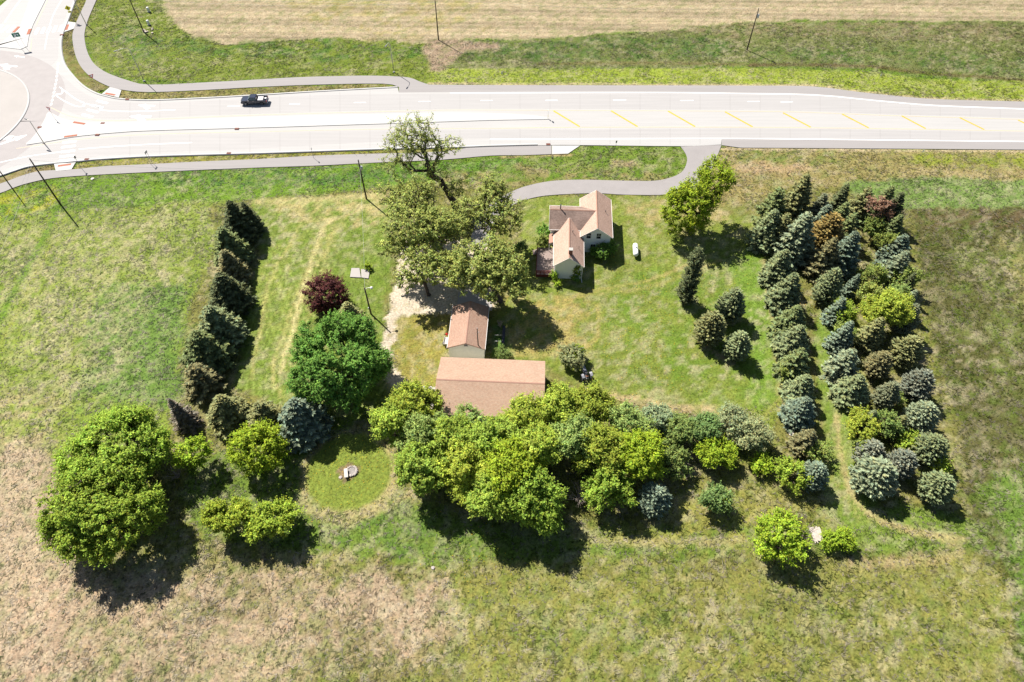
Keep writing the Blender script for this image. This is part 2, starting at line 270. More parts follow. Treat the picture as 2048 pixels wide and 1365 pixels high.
# polygon in photo pixels, colour, how ragged its edge is (m), share of the cover, how coarse its patches are (m)
REG = [
 ([(-200, -200), (2300, -200), (2300, 420), (-200, 420)], GREEN, 0, 1, 0),
 ([(-200, 395), (2300, 330), (2300, 1600), (-200, 1600)], OLIVE, 0, 1, 0),
 # beyond the road
 ([(150, -90), (880, -90), (880, 172), (780, 150), (420, 162), (260, 158), (190, 130), (170, 70)], sr(128, 142, 56), 0, 1, 0),
 ([(300, 75), (700, 80), (900, 95), (870, 120), (600, 118), (420, 112), (250, 110), (220, 60), (270, 40)], sr(92, 126, 52), 4, .75, 3),
 ([(325, -90), (2300, -90), (2300, 42), (1850, 42), (1600, 40), (1500, 44), (1300, 62), (1100, 76), (940, 80), (850, 84), (700, 76), (600, 78), (450, 88), (390, 75), (350, 50), (325, 15)], sr(192, 173, 146), 1.6, 1, 0),
 ([(560, -30), (950, -30), (1000, 60), (760, 66), (600, 40)], sr(176, 162, 104), 8, .6, 5),
 ([(880, 92), (1100, 78), (1300, 64), (1500, 46), (1850, 44), (2300, 44), (2300, 158), (2048, 158), (1800, 140), (1500, 132), (1100, 136), (880, 140)], sr(122, 128, 76), 1.5, 1, 0),
 ([(900, 96), (1200, 76), (1450, 74), (1480, 112), (1150, 122), (920, 122)], sr(88, 116, 56), 2.5, .8, 3),
 ([(1520, 92), (1800, 92), (1960, 112), (2300, 118), (2300, 150), (1950, 145), (1700, 122), (1520, 120)], sr(88, 118, 54), 3, .7, 3),
 ([(1300, 60), (1500, 46), (1850, 44), (2300, 46), (2300, 90), (1900, 82), (1650, 70), (1450, 76)], sr(158, 138, 112), 3, .5, 2.5),
 ([(858, 138), (1100, 138), (1500, 136), (1750, 144), (1850, 158), (2300, 170), (2300, 214), (1930, 200), (1720, 184), (1630, 173), (1500, 171), (858, 170)], sr(158, 172, 68), .6, 1, 0),
 ([(836, 98), (850, 80), (900, 80), (1000, 88), (1010, 98), (940, 104), (905, 118), (885, 138), (862, 140)], sr(176, 152, 132), 1.8, 1, 0),
 # verges
 ([(153, 0), (173, 0), (153, 43), (137, 44)], sr(140, 134, 70), 0, 1, 0),
 ([(129, 60), (149, 56), (145, 75), (151, 111), (175, 149), (219, 174), (192, 185), (160, 165), (130, 130), (122, 90)], sr(134, 126, 76), 0, 1, 0),
 ([(235, 196), (243, 180), (300, 185), (510, 175), (765, 168), (797, 174), (510, 190), (300, 200)], sr(150, 140, 86), 0, 1, 0),
 ([(-60, 384), (-60, 372), (0, 354), (60, 335), (108, 329), (115, 342), (60, 348), (0, 369)], sr(144, 130, 88), 0, 1, 0),
 ([(140, 341), (162, 324), (300, 315), (512, 309), (780, 300), (931, 296), (870, 305), (512, 320), (300, 329)], sr(156, 150, 74), 0, 1, 0),
 # south of the road, left
 ([(-200, 420), (0, 388), (105, 358), (300, 346), (520, 337), (760, 328), (760, 375), (500, 398), (300, 412), (150, 420), (-200, 480)], sr(118, 150, 50), 1, 1, 0),
 ([(-60, 400), (100, 365), (130, 400), (40, 460), (-60, 560)], sr(166, 170, 48), 3, .8, 3),
 ([(320, 345), (520, 338), (760, 328), (765, 362), (520, 372), (330, 372)], sr(92, 130, 62), 2.5, .75, 2),
 ([(760, 330), (900, 322), (1046, 313), (1046, 330), (900, 345), (760, 372)], sr(108, 148, 56), 2, .9, 0),
 ([(880, 345), (1040, 330), (1250, 335), (1340, 345), (1300, 360), (1160, 358), (1055, 368), (960, 400), (880, 400)], sr(158, 148, 98), 2, .85, 3),
 ([(1046, 312), (1110, 310), (1160, 293), (1360, 295), (1372, 322), (1345, 350), (1280, 345), (1120, 335), (1046, 332)], sr(132, 148, 70), 1.5, .9, 3),
 ([(1222, 320), (1272, 320), (1275, 334), (1225, 333)], SOIL, 1.5, .9, 0),
 # frontage on the right
 ([(1444, 296), (2300, 302), (2300, 360), (1830, 362), (1700, 372), (1560, 378), (1500, 400), (1440, 430), (1400, 420), (1420, 340)], sr(164, 150, 100), 1.5, .95, 0),
 ([(1470, 332), (1560, 322), (1640, 334), (1600, 350), (1490, 354)], sr(190, 162, 126), 2.5, .9, 0),
 ([(1500, 300), (1640, 305), (1700, 320), (1650, 335), (1500, 322)], sr(110, 140, 58), 4, .5, 2.2),
 ([(1780, 306), (2300, 306), (2300, 338), (1850, 335)], sr(150, 158, 62), 2.5, .8, 3),
 ([(1780, 338), (2300, 340), (2300, 356), (1800, 356)], sr(186, 168, 124), 1.2, .7, 2),
 ([(1680, 366), (1830, 358), (2300, 358), (2300, 418), (1830, 418), (1740, 420)], sr(128, 152, 84), 1.5, 1, 0),
 # big field on the right
 ([(1815, 418), (2300, 416), (2300, 1600), (2020, 1600), (1960, 1100), (1920, 900), (1880, 700)], sr(98, 98, 56), 1.5, 1, 0),
 ([(1815, 418), (2300, 416), (2300, 470), (1830, 462)], sr(112, 96, 70), 2, .7, 2),
 ([(1900, 440), (2060, 470), (2200, 800), (2100, 1050), (1990, 800), (1930, 600)], sr(126, 136, 74), 8, .6, 5),
 ([(1990, 480), (2060, 480), (2060, 640), (2010, 620)], sr(164, 156, 104), 4, .6, 3),
 ([(1990, 950), (2300, 900), (2300, 1400), (2040, 1365), (2000, 1150)], sr(118, 150, 64), 5, .8, 0),
 # yard right of the house
 ([(1050, 392), (1190, 392), (1330, 392), (1400, 430), (1530, 430), (1560, 600), (1570, 800), (1540, 880), (1440, 830), (1200, 790), (1100, 740), (980, 720), (985, 640), (1040, 560), (1040, 470)], sr(134, 146, 66), 1, 1, 0),
 ([(1230, 400), (1420, 400), (1440, 440), (1340, 470), (1250, 440)], sr(178, 164, 112), 3, .8, 3),
 ([(1240, 560), (1420, 500), (1540, 520), (1560, 800), (1450, 820), (1250, 760), (1200, 680)], sr(118, 144, 56), 4, .7, 4),
 ([(1010, 600), (1130, 585), (1195, 600), (1190, 690), (1100, 712), (1020, 712)], sr(180, 164, 102), 2.2, .8, 3),
 ([(1450, 520), (1525, 470), (1545, 700), (1560, 820), (1500, 830), (1510, 700)], sr(124, 156, 60), 2, .8, 0),
 ([(1205, 780), (1300, 795), (1430, 820), (1430, 832), (1300, 815), (1200, 795)], sr(204, 178, 140), 1.4, .75, 0),
 ([(985, 650), (1000, 650), (1030, 712), (985, 712)], sr(98, 142, 62), .5, .9, 0),
 # lawns on the left
 ([(500, 400), (770, 385), (790, 520), (770, 620), (760, 700), (790, 800), (700, 860), (600, 860), (520, 790), (470, 770), (480, 640), (520, 500)], sr(126, 146, 62), 1.5, 1, 0),
 ([(510, 405), (620, 402), (770, 383), (770, 455), (650, 455), (560, 430)], sr(196, 180, 128), 2.5, .7, 2.2),
 ([(630, 450), (700, 440), (640, 560), (590, 760), (560, 740), (580, 600)], sr(190, 182, 122), 2.2, .4, 1.4),
 ([(540, 430), (640, 450), (600, 560), (560, 700), (500, 640), (520, 520)], sr(152, 160, 84), 3, .6, 1.8),
 ([(786, 632), (905, 628), (890, 715), (872, 790), (845, 785), (800, 750), (785, 710)], sr(166, 156, 84), .6, 1, 0),
 # left meadow
 ([(-200, 470), (150, 420), (420, 400), (430, 480), (380, 640), (340, 800), (330, 900), (-200, 900)], sr(146, 161, 74), 1, 1, 0),
 ([(230, 560), (400, 560), (350, 800), (300, 830), (150, 800), (160, 700)], sr(112, 146, 72), 4, .8, 0),
 ([(-200, 620), (60, 470), (20, 640), (-200, 800)], sr(134, 156, 58), 3, .8, 0),
 ([(0, 450), (330, 430), (340, 560), (200, 800), (40, 800)], sr(196, 186, 146), 5, .5, 1.6),
 ([(-200, 850), (90, 870), (110, 980), (180, 1180), (100, 1365), (60, 1600), (-200, 1600)], sr(200, 176, 154), 4, .9, 0),
 ([(-200, 790), (120, 790), (110, 900), (-200, 910)], sr(190, 174, 132), 5, .65, 2.2),
 # foreground
 ([(380, 900), (770, 900), (830, 1010), (1150, 1060), (1500, 1050), (1980, 1040), (1980, 1110), (1500, 1100), (900, 1130), (420, 1090), (360, 1000)], sr(120, 142, 62), 2.2, .95, 0),
 ([(640, 1040), (830, 1000), (980, 1090), (800, 1120), (640, 1110)], sr(104, 134, 60), 3, .7, 2.5),
 ([(1150, 1010), (1500, 960), (1640, 1000), (1700, 1050), (1500, 1095), (1150, 1090)], sr(160, 156, 84), 3, .75, 2.2),
 ([(1640, 520), (1690, 560), (1710, 900), (1760, 1010), (1900, 1020), (1980, 1080), (1750, 1110), (1650, 1030), (1660, 900), (1630, 700)], sr(130, 152, 66), 1.5, 1, 0),
 ([(1680, 1110), (1900, 1108), (1890, 1135), (1690, 1130)], sr(190, 166, 130), 1.6, .7, 1.5),
 ([(340, 1130), (900, 1150), (960, 1240), (820, 1340), (500, 1380), (60, 1600), (-200, 1600), (60, 1150)], sr(196, 170, 148), 4, .9, 0),
 ([(160, 1180), (420, 1130), (640, 1170), (560, 1230), (260, 1230)], sr(136, 130, 84), 5, .6, 2.5),
 ([(600, 1220), (1100, 1220), (1150, 1500), (560, 1500)], sr(150, 140, 94), 5, .6, 3),
 ([(900, 1140), (2000, 1130), (2040, 1500), (950, 1500)], sr(150, 148, 80), 3, .9, 0),
 ([(1000, 1200), (1400, 1180), (1500, 1320), (1100, 1340)], sr(112, 134, 68), 6, .5, 2),
 ([(1500, 1180), (1950, 1200), (1950, 1350), (1550, 1340)], sr(126, 134, 74), 6, .6, 2),
 ([(860, 1190), (960, 1180), (980, 1260), (860, 1260)], sr(116, 138, 66), 4, .5, 1.5),
 ([(100, 1280), (700, 1300), (700, 1500), (60, 1500)], sr(120, 140, 60), 6, .35, 1.6),
]
REGM = [(G(p), np.array(c), e, s, q) for p, c, e, s, q in REG]
# lines: polyline px, width m, colour, share
LINES = [
 ([(1500, 130), (1600, 130), (1700, 131), (1760, 135), (1850, 146), (2048, 160), (2300, 176)], 1.1, sr(112, 92, 66), .8),
 ([(1080, 128), (1300, 126), (1500, 130)], .8, sr(140, 120, 84), .6),
 ([(858, 168), (1000, 169), (1500, 170), (1630, 172), (1720, 183), (1840, 195), (1930, 199), (2048, 202), (2300, 212)], .7, sr(218, 196, 166), .9),
 ([(1443, 297), (1780, 300), (2048, 302), (2300, 305)], .7, sr(218, 196, 166), .9),
 ([(1000, 314), (1103, 311), (1140, 310)], .5, sr(200, 170, 130), .8),
 ([(515, 403), (640, 398), (770, 386)], 1.4, sr(216, 196, 150), .6),
 ([(770, 395), (700, 428), (650, 450), (612, 560), (585, 660), (560, 745)], .7, sr(216, 200, 152), .75),
 ([(640, 480), (590, 600), (560, 680), (545, 740), (560, 790), (620, 840)], .5, sr(204, 190, 130), .55),
 ([(600, 450), (540, 560), (520, 660), (500, 760)], .5, sr(204, 190, 130), .5),
 ([(700, 425), (664, 470), (640, 560), (612, 660), (588, 740), (590, 800)], .55, sr(198, 186, 124), .5),
 ([(670, 450), (560, 700), (545, 760)], .4, sr(198, 186, 124), .4),
 ([(1010, 690), (1040, 712), (1120, 706), (1190, 680), (1196, 610)], .6, sr(190, 172, 110), .6),
 ([(1180, 582), (1300, 560), (1420, 510)], .6, sr(196, 176, 118), .55),
 ([(1180, 590), (1320, 570), (1440, 520)], .5, sr(196, 176, 118), .4),
 ([(1560, 700), (1562, 780), (1530, 830), (1480, 850)], .5, sr(180, 172, 100), .5),
 ([(1528, 520), (1548, 640), (1560, 740), (1574, 820), (1585, 880)], .8, sr(206, 180, 140), .6),
 ([(1672, 830), (1684, 920), (1700, 980), (1740, 1030), (1820, 1060), (1930, 1080)], .7, sr(206, 184, 140), .7),
 ([(1640, 880), (1668, 960), (1720, 1040)], .4, sr(190, 172, 120), .45),
 ([(1740, 1035), (1800, 1056), (1910, 1090), (1915, 1108), (1880, 1120), (1760, 1122)], .7, sr(198, 178, 132), .6),
 ([(605, 1000), (650, 1035), (720, 1030), (770, 1000), (800, 950)], .9, sr(208, 188, 146), .6),
 ([(690, 1050), (800, 1000), (850, 960)], .9, sr(206, 186, 142), .55),
 ([(1150, 1075), (1300, 1085), (1500, 1082), (1620, 1090)], .9, sr(204, 184, 138), .5),
 ([(1400, 672), (1410, 690), (1440, 712), (1470, 730)], .5, sr(206, 182, 146), .8),
 ([(405, 640), (395, 670), (405, 690)], .3, sr(206, 182, 146), .3),
 ([(0, 640), (40, 560), (90, 470), (110, 430)], 1.0, sr(112, 150, 44), .8),
 ([(0, 690), (50, 590), (100, 490)], .5, sr(176, 176, 90), .5),
 ([(430, 1020), (560, 1110), (700, 1110)], .8, sr(200, 178, 140), .4),
]
LINM = [(smooth(G(p), 4), w, np.array(c), s) for p, w, c, s in LINES]
FIRE = gp(696, 944)
GR_M = GRAVEL
def paint(x, y):
    """ground-cover colour and grass height at world x, y"""
    n = len(x); col = np.zeros((n, 3)); hgt = np.full(n, 0.22)
    w1x = fbm(x, y, 6, 11) - .5; w1y = fbm(x, y, 6, 23) - .5; w2x = fbm(x, y, 1.6, 31, 3) - .5; w2y = fbm(x, y, 1.6, 47, 3) - .5
    for k, (P, c, e, s, q) in enumerate(REGM):
        if e:
            m = np.zeros(n)
            for f1, f2 in ((2.2, 1.3), (2.2, -1.6), (1.2, 2.2)): m += inpoly(x + (w1x * f1 + w2x * f2) * e, y + (w1y * f1 + w2y * f2) * e, P)
            m /= 3
        else: m = inpoly(x, y, P) * 1.0
        if not m.any(): continue
        i = np.nonzero(m)[0]; a = s * m[i]
        if q:
            nz = fbm(x[i], y[i], q * .55, 100 + 7 * k); a = a * np.clip((nz - .40) * 6, 0, 1.25); a = np.minimum(a, 1)
        col[i] = col[i] * (1 - a[:, None]) + c * a[:, None]
    # broad drift and patchiness that every sward has
    b = fbm(x, y, 9, 61) - .5; f = fbm(x, y, 1.3, 71, 3) - .5; g = fbm(x, y, .7, 83, 2) - .5
    col *= (1 + .22 * b + .34 * f + .34 * g)[:, None]
    dry = np.clip((fbm(x, y, 1.0, 91) - .50) * 5, 0, .8) * np.clip(.55 + 1.6 * (fbm(x, y, 11, 92) - .4), .25, 1.1)
    straw = np.array(STRAW); lum = col.mean(1)
    col = col * (1 - .55 * dry[:, None]) + straw * .55 * dry[:, None]
    lsh = np.clip((fbm(x, y, 1.1, 191) - .53) * 6, 0, .85)
    col = col * (1 - .4 * lsh[:, None]) + np.array(sr(100, 134, 36)) * .4 * lsh[:, None]
    for P, w, c, s in LINM:
        bx0 = min(p[0] for p in P) - 3; bx1 = max(p[0] for p in P) + 3; by0 = min(p[1] for p in P) - 3; by1 = max(p[1] for p in P) + 3
        i = np.nonzero((x > bx0) & (x < bx1) & (y > by0) & (y < by1))[0]
        if not len(i): continue
        d = dline(x[i] + w2x[i] * .9, y[i] + w2y[i] * .9, P); a = s * np.clip(1.3 - d / (w * .75), 0, 1) * np.clip(.35 + 1.6 * (vn(x[i], y[i], .9, 5)), 0, 1)
        col[i] = col[i] * (1 - a[:, None]) + c * a[:, None]
    for P, L_, amp in MOW:
        i = np.nonzero(inpoly(x, y, L_))[0]
        if len(i):
            d = dline(x[i] + .5 * w1x[i], y[i] + .5 * w1y[i], P); a = amp * np.sin(2 * math.pi * d / 1.0) * np.clip(vn(x[i], y[i], 5, 77) * 1.6, .2, 1)
            col[i] = col[i] * (1 + a)[:, None] + np.clip(a, 0, 1)[:, None] * np.array(STRAW) * .35
    # stubble rows in the far field
    fx = inpoly(x, y, REGM[4][0]); r = .5 + .5 * np.sin(2 * math.pi * (y + .03 * x + 1.2 * (fbm(x, y, 30, 3) - .5)) / 2.3)
    col = np.where(fx[:, None], col * (0.84 + .26 * r + .12 * np.sin(2 * math.pi * (y + .03 * x) / 7.7))[:, None], col); hgt = np.where(fx, .10, hgt)
    # round mown patch about the fire ring
    d = np.hypot(x - FIRE[0], (y - FIRE[1])); m = d < 6.3 + 1.2 * w1x
    ring = 1 + .16 * np.sin(d * 2 * math.pi / .9)
    col = np.where(m[:, None], np.array(sr(138, 152, 68)) * (ring * (1 + .3 * f + .2 * b))[:, None], col)
    edge = np.clip(1 - np.abs(d - 6.5 - 1.2 * w1x) / .7, 0, 1) * .8 * np.clip(vn(x, y, 1.2, 9) * 2 - .2, 0, 1)
    col = col * (1 - edge[:, None]) + np.array(sr(206, 186, 140)) * edge[:, None]
    core = (d + .8 * w2x < 1.35); col = np.where(core[:, None], np.array(sr(150, 130, 104)) * (1 + .8 * f)[:, None], col)
    # gravel yard and track
    gm = inpoly(x + w2x * 1.6, y + w2y * 1.6, GR_M)
    gc = np.array(sr(228, 212, 196)) * (1 + .4 * f + .3 * b)[:, None]
    gr = np.clip((fbm(x, y, 1.1, 301) - .56) * 7, 0, .65) * np.clip((82 - y) / 6, 0, 1)
    gc = gc * (1 - gr[:, None]) + np.array(sr(160, 150, 92)) * gr[:, None]
    col = np.where(gm[:, None], gc, col)
    lawn = np.zeros(n, bool)
    for k in (36, 43, 45, 46, 59): pass
    for P in LAWNS: lawn |= inpoly(x, y, P)
    hgt = np.where(lawn | m, .07, hgt); hgt = np.where(gm | core, 0, hgt)
    return np.clip(col * [1.13, 1.17, 1.08], .01, .8), hgt
LAWNS = [G(p) for p in (
 [(1050, 392), (1400, 392), (1530, 430), (1575, 800), (1440, 830), (1200, 790), (980, 720), (985, 640), (1040, 470)],
 [(500, 400), (770, 385), (790, 520), (760, 700), (790, 800), (600, 860), (470, 770), (520, 500)],
 [(786, 632), (905, 628), (872, 790), (800, 750)],
 [(1640, 520), (1690, 560), (1710, 900), (1760, 1010), (1700, 1060), (1650, 1000), (1630, 700)])]
MOW = [(smooth(G([(1528, 440), (1545, 600), (1562, 720), (1556, 790), (1510, 832), (1440, 828), (1300, 800), (1200, 785)]), 4), LAWNS[0], .09),
       (smooth(G([(700, 400), (650, 455), (612, 560), (585, 660), (560, 745), (575, 800), (640, 860)]), 4), LAWNS[1], .20), (G([(1672, 830), (1640, 600)]), LAWNS[3], .12)]
# ------------------------------------------------------------------ the ground: one sheet, fine in the middle, running out to the horizon
NU, NV = 370, 350
vv = np.linspace(0, 1, NV); yr = 1.0 + 230 * (0.62 * vv + 0.38 * vv ** 2)
hw = np.maximum(61.6 + .462 * (yr - 18.2), 54) * 1.22
uu = np.linspace(-1, 1, NU)
gx = (hw[:, None] * uu[None, :]).ravel(); gy = np.repeat(yr, NU)
jit = (RNG.random((2, len(gx))) - .5) * .25
gc, gh = paint(gx + jit[0], gy + jit[1])
gz = -.10 * fbm(gx, gy, 3.0, 401) - .05 * vn(gx, gy, .8, 402)
V = np.c_[gx, gy, gz]; idx = np.arange(NU * NV).reshape(NV, NU)
Fq = np.stack([idx[:-1, :-1], idx[:-1, 1:], idx[1:, 1:], idx[1:, :-1]], -1).reshape(-1, 4)
ring = np.concatenate([idx[0, :], idx[1:, -1], idx[-1, -2::-1], idx[-2:0:-1, 0]])
C0 = np.array([0, 110.0]); dv = V[ring, :2] - C0; dv = dv / np.linalg.norm(dv, axis=1)[:, None]
nr = len(ring); ii = np.arange(nr); jj = (ii + 1) % nr; n0 = len(V)
mid_ = np.c_[V[ring, :2] + dv * 4, np.full(nr, -.1)]; far = np.c_[C0 + dv * 2800, np.full(nr, -.1)]
V = np.r_[V, mid_, far]
Fs = np.r_[np.stack([ring[ii], n0 + ii, n0 + jj, ring[jj]], -1), np.stack([n0 + ii, n0 + nr + ii, n0 + nr + jj, n0 + jj], -1)]
gcol = np.r_[gc, np.tile(gc.mean(0) * .9, (2 * nr, 1))]
M_GROUND = bpy.data.materials.new('ground_cover'); M_GROUND.use_nodes = True
def ground_nodes(m):
    nt = m.node_tree; b = nt.nodes['Principled BSDF']; b.inputs['Roughness'].default_value = .95; b.inputs['Specular IOR Level'].default_value = .1
    at = nt.nodes.new('ShaderNodeAttribute'); at.attribute_name = 'Col'; tc = nt.nodes.new('ShaderNodeTexCoord')
    def noise(sc, det, ro=.6):
        z = nt.nodes.new('ShaderNodeTexNoise'); z.inputs['Scale'].default_value = sc; z.inputs['Detail'].default_value = det; z.inputs['Roughness'].default_value = ro
        nt.links.new(tc.outputs['Object'], z.inputs['Vector']); return z
    def rng(src, a, b_, c, d):
        r = nt.nodes.new('ShaderNodeMapRange'); r.inputs[1].default_value = a; r.inputs[2].default_value = b_; r.inputs[3].default_value = c; r.inputs[4].default_value = d
        nt.links.new(src.outputs[0], r.inputs[0]); return r
    n1 = noise(2.9, 6, .78); n2 = noise(1.6, 5, .6)
    s1 = nt.nodes.new('ShaderNodeVectorMath'); s1.operation = 'SCALE'; nt.links.new(at.outputs['Color'], s1.inputs[0])
    nt.links.new(rng(n1, .3, .7, .48, 1.62).outputs[0], s1.inputs['Scale'])
    warm = nt.nodes.new('ShaderNodeMix'); warm.data_type = 'RGBA'; warm.blend_type = 'MULTIPLY'; warm.inputs['B'].default_value = (1.08, .99, .95, 1)
    nt.links.new(s1.outputs[0], warm.inputs['A']); nt.links.new(rng(n2, .45, .65, 0, 1).outputs[0], warm.inputs['Factor'])
    nt.links.new(warm.outputs['Result'], b.inputs['Base Color'])
    bp = nt.nodes.new('ShaderNodeBump'); bp.inputs['Strength'].default_value = 1; bp.inputs['Distance'].default_value = .12
    nt.links.new(noise(1.9, 6, .7).outputs[0], bp.inputs['Height']); nt.links.new(bp.outputs[0], b.inputs['Normal'])
ground_nodes(M_GROUND)
tag(link('ground', np_mesh('ground', V, [Fq, Fs], M_GROUND, gcol, True)), kind='structure')
# ------------------------------------------------------------------ roads
CON = mat('concrete', sr(243, 240, 237, 2.62), .85, var=.05, scale=.25)
CON_LANE = mat('worn_lane_concrete', sr(234, 230, 228, 2.62), .8, var=.045, scale=.2)
CON_RING = mat('grey_ring_concrete', sr(222, 214, 212, 2.6), .8, var=.05, scale=.2)
CON_APRON = mat('apron_concrete', sr(240, 232, 226, 2.75), .85, var=.05, scale=.25)
CON_WHITE = mat('fresh_concrete', sr(250, 248, 245, 2.5), .8, var=.035, scale=.4)
ASPH = mat('aged_asphalt', sr(208, 202, 200, 2.5), .9, var=.07, scale=.35)
ASPH2 = mat('drive_asphalt', sr(208, 201, 199, 2.6), .9, var=.06, scale=.4)
PAINT_W = mat('white_paint', (.8, .8, .79), .6, var=.04, scale=5); PAINT_Y = mat('yellow_paint', sr(250, 200, 78, 1.85), .6, var=.12, scale=2)
PAINT_YF = mat('faded_yellow_paint', sr(250, 226, 186, 2.0), .7, var=.06, scale=2)
TERRA = mat('terracotta_tactile', sr(214, 130, 100), .8, var=.12, scale=6); IRON = mat('rusty_iron', sr(150, 92, 78), .8, var=.2, scale=9)
JOINT = mat('saw_cut_joint', sr(206, 200, 197, 2.75), .9)
for _m in (CON_LANE, CON_RING, ASPH, CON):
    nt = _m.node_tree; nz = [q for q in nt.nodes if q.type == 'TEX_NOISE'][0]; mp = nt.nodes.new('ShaderNodeMapping'); tcn = [q for q in nt.nodes if q.type == 'TEX_COORD'][0]
    mp.inputs['Scale'].default_value = (.12, 3.2, 1) if _m is not CON_RING else (1, 1, 1); mp.inputs['Rotation'].default_value = (0, 0, math.radians(1.0)); nt.links.new(tcn.outputs['Object'], mp.inputs[0]); nt.links.new(mp.outputs[0], nz.inputs['Vector'])
    nz.inputs['Scale'].default_value = .5; r_ = [q for q in nt.nodes if q.type == 'MAP_RANGE'][0]; r_.inputs[3].default_value = .93; r_.inputs[4].default_value = 1.05
road = tag(sheet('road', ROAD, .05, CON), kind='structure')
npath = tag(sheet('path', NORTH_PATH, .044, ASPH), kind='structure')
nshd = tag(sheet('road_shoulder', NORTH_SHOULDER, .046, ASPH), kind='structure')
spath = tag(sheet('path', SOUTH_PATH, .044, ASPH), kind='structure')
sshd = tag(sheet('road_shoulder', SOUTH_SHOULDER, .046, ASPH), kind='structure')
pad = tag(sheet('pavement', PAD, .04, CON_WHITE), kind='structure')
drive = tag(sheet('driveway', DRIVE, .034, ASPH2), kind='structure')
apron = tag(sheet('pavement', APRON, .03, CON_APRON), kind='structure')
tag(sheet('pavement', BARN_PAD, .03, CON_APRON), kind='structure')
for P, s in ((SLAB_A, 'larger'), (SLAB_B, 'smaller')):
    mb = MB(); n = len(P); mb.prism([(p[0], p[1]) for p in P], 'z', -.05, .09)
    tag(mb.build('concrete_slab', CON_APRON, bevel=.015), 'bare concrete slab in the lawn, the %s of the pair near the purple tree' % s, 'slab', 'old slabs in the lawn')
# lanes
LN_T = [(215, 203), (300, 207), (400, 203), (512, 197), (640, 191), (800, 189), (980, 188), (1300, 187), (1480, 189), (1630, 192), (1750, 203), (1870, 213), (2048, 220), (2300, 231)]
LN_B = [(2300, 250), (2048, 237), (1780, 229), (1630, 223), (1480, 220), (980, 218), (765, 221), (510, 228), (300, 236), (205, 238), (150, 229), (112, 205)]
LN_L = [(118, 175), (122, 150), (150, 175), (185, 196)]
sheet('lane', smooth(G(LN_T), 3) + smooth(G(LN_B), 3) + smooth(G(LN_L), 2), .054, CON_LANE, road)
LS_T = [(165, 281), (300, 272), (512, 267), (765, 262), (1000, 260.5), (1480, 258), (1780, 261), (2048, 266), (2300, 271)]
LS_B = [(2300, 286), (2048, 282.5), (1780, 279.5), (1480, 276.5), (980, 277), (765, 284), (512, 298), (300, 306), (165, 316), (60, 326), (0, 342), (-60, 358), (-60, 330), (0, 312), (60, 297)]
sheet('lane', smooth(G(LS_T), 3) + smooth(G(LS_B), 3), .054, CON_LANE, road)
sheet('lane', G([(95, 0), (70, 48), (62, 76), (58, 100), (66, 120), (100, 135), (116, 118), (117, 80), (121, 62), (130, 36), (146, 0), (165, -60), (125, -60)]), .054, CON_LANE, road)
sheet('lane', G([(60, -60), (37, 0), (6, 44), (-40, 90), (-60, 80), (0, 30), (24, 0), (50, -60)]), .054, CON_LANE, road)
def arc(r, a0=0, a1=360, n=96): return [(CIRC[0] + r * math.cos(math.radians(a0 + (a1 - a0) * k / n)), CIRC[1] + r * math.sin(math.radians(a0 + (a1 - a0) * k / n))) for k in range(n + 1)]
ribbon('ring_lane', arc((RA + RO) / 2), RO - RA - .3, .058, CON_RING, road)
mb = MB(); mb.prism(arc(RA)[:-1], 'z', .0, .12); tag(mb.build('roundabout_apron', CON_APRON), kind='structure')
mb = MB(); mb.prism(arc(RG)[:-1], 'z', .02, .20)
tag(mb.build('roundabout_green', mat('verge_turf', sr(126, 128, 66), .95, var=.4, scale=2.5, bump=.05)), kind='structure')
kerb(arc(RA), .45, .15, CON_WHITE); kerb(arc(RG), .4, .26, CON_WHITE)
kerb(offset(nk, -.3), .42, .15, CON_WHITE); kerb(offset(sk[:56], .3), .42, .15, CON_WHITE)
# raised islands
E_IS = [(98, 225), (120, 236), (150, 244), (210, 246), (300, 244), (510, 235), (765, 229), (900, 226.5), (980, 227.5), (1040, 230), (1085, 234.5), (1097, 238.5), (1085, 240.2), (980, 242), (765, 249), (512, 257), (400, 260), (270, 264), (165, 273), (120, 280), (54, 291), (62, 281), (80, 258), (92, 236)]
N_IS = [(92, 0), (67, 50), (58, 75), (55, 94), (42, 100), (7, 96), (-20, 95), (-20, 98), (6, 85), (23, 70), (41, 53), (49, 33), (60, 0), (90, -60), (118, -60)]
for P in (smooth(G(E_IS), 2, True), G(N_IS)):
    mb = MB(); mb.prism(P, 'z', .0, .16); tag(mb.build('traffic_island', CON_WHITE), kind='structure')
# painted lines
def line(name, px, w, m, z=.062, par=None, sm=4):
    P = G(px); P = smooth(P, sm) if len(P) > 2 else P
    return ribbon(name, P, w, z, m, par or road)
YN = [(102, 216), (144, 234), (210, 242), (300, 239.5), (510, 231), (765, 224), (900, 221), (980, 221), (1500, 223.5), (1630, 226), (1780, 232), (2048, 240), (2300, 253)]
YS = [(33, 298), (90, 289), (168, 278.5), (300, 269.5), (510, 264.5), (765, 259), (1000, 257.5), (1160, 255.5), (1480, 255.3), (1750, 258), (2048, 263), (2300, 268)]
line('yellow_line', YN[:8], .16, PAINT_YF); line('yellow_line', YN[7:], .18, PAINT_YF); line('yellow_line', YS[:7], .16, PAINT_YF); line('yellow_line', YS[6:], .22, PAINT_YF)
line('yellow_line', [(64, 78), (62, 96), (60, 104)], .16, PAINT_YF); line('yellow_line', [(96, 0), (82, 30), (72, 52)], .16, PAINT_YF)
for a, b in (((1107, 222.5), (1159, 254)), ((1222, 222.5), (1275, 254)), ((1336, 223), (1390, 254)), ((1450, 224.5), (1505, 254.5)), ((1566, 226.5), (1621, 255)), ((1684, 229), (1737, 256.5)), ((1803, 232.5), (1851, 258)), ((1919, 236), (1968, 260)), ((2036, 241), (2082, 262.5))):
    line('hatch_bar', [a, b], .42, PAINT_Y, z=.066)
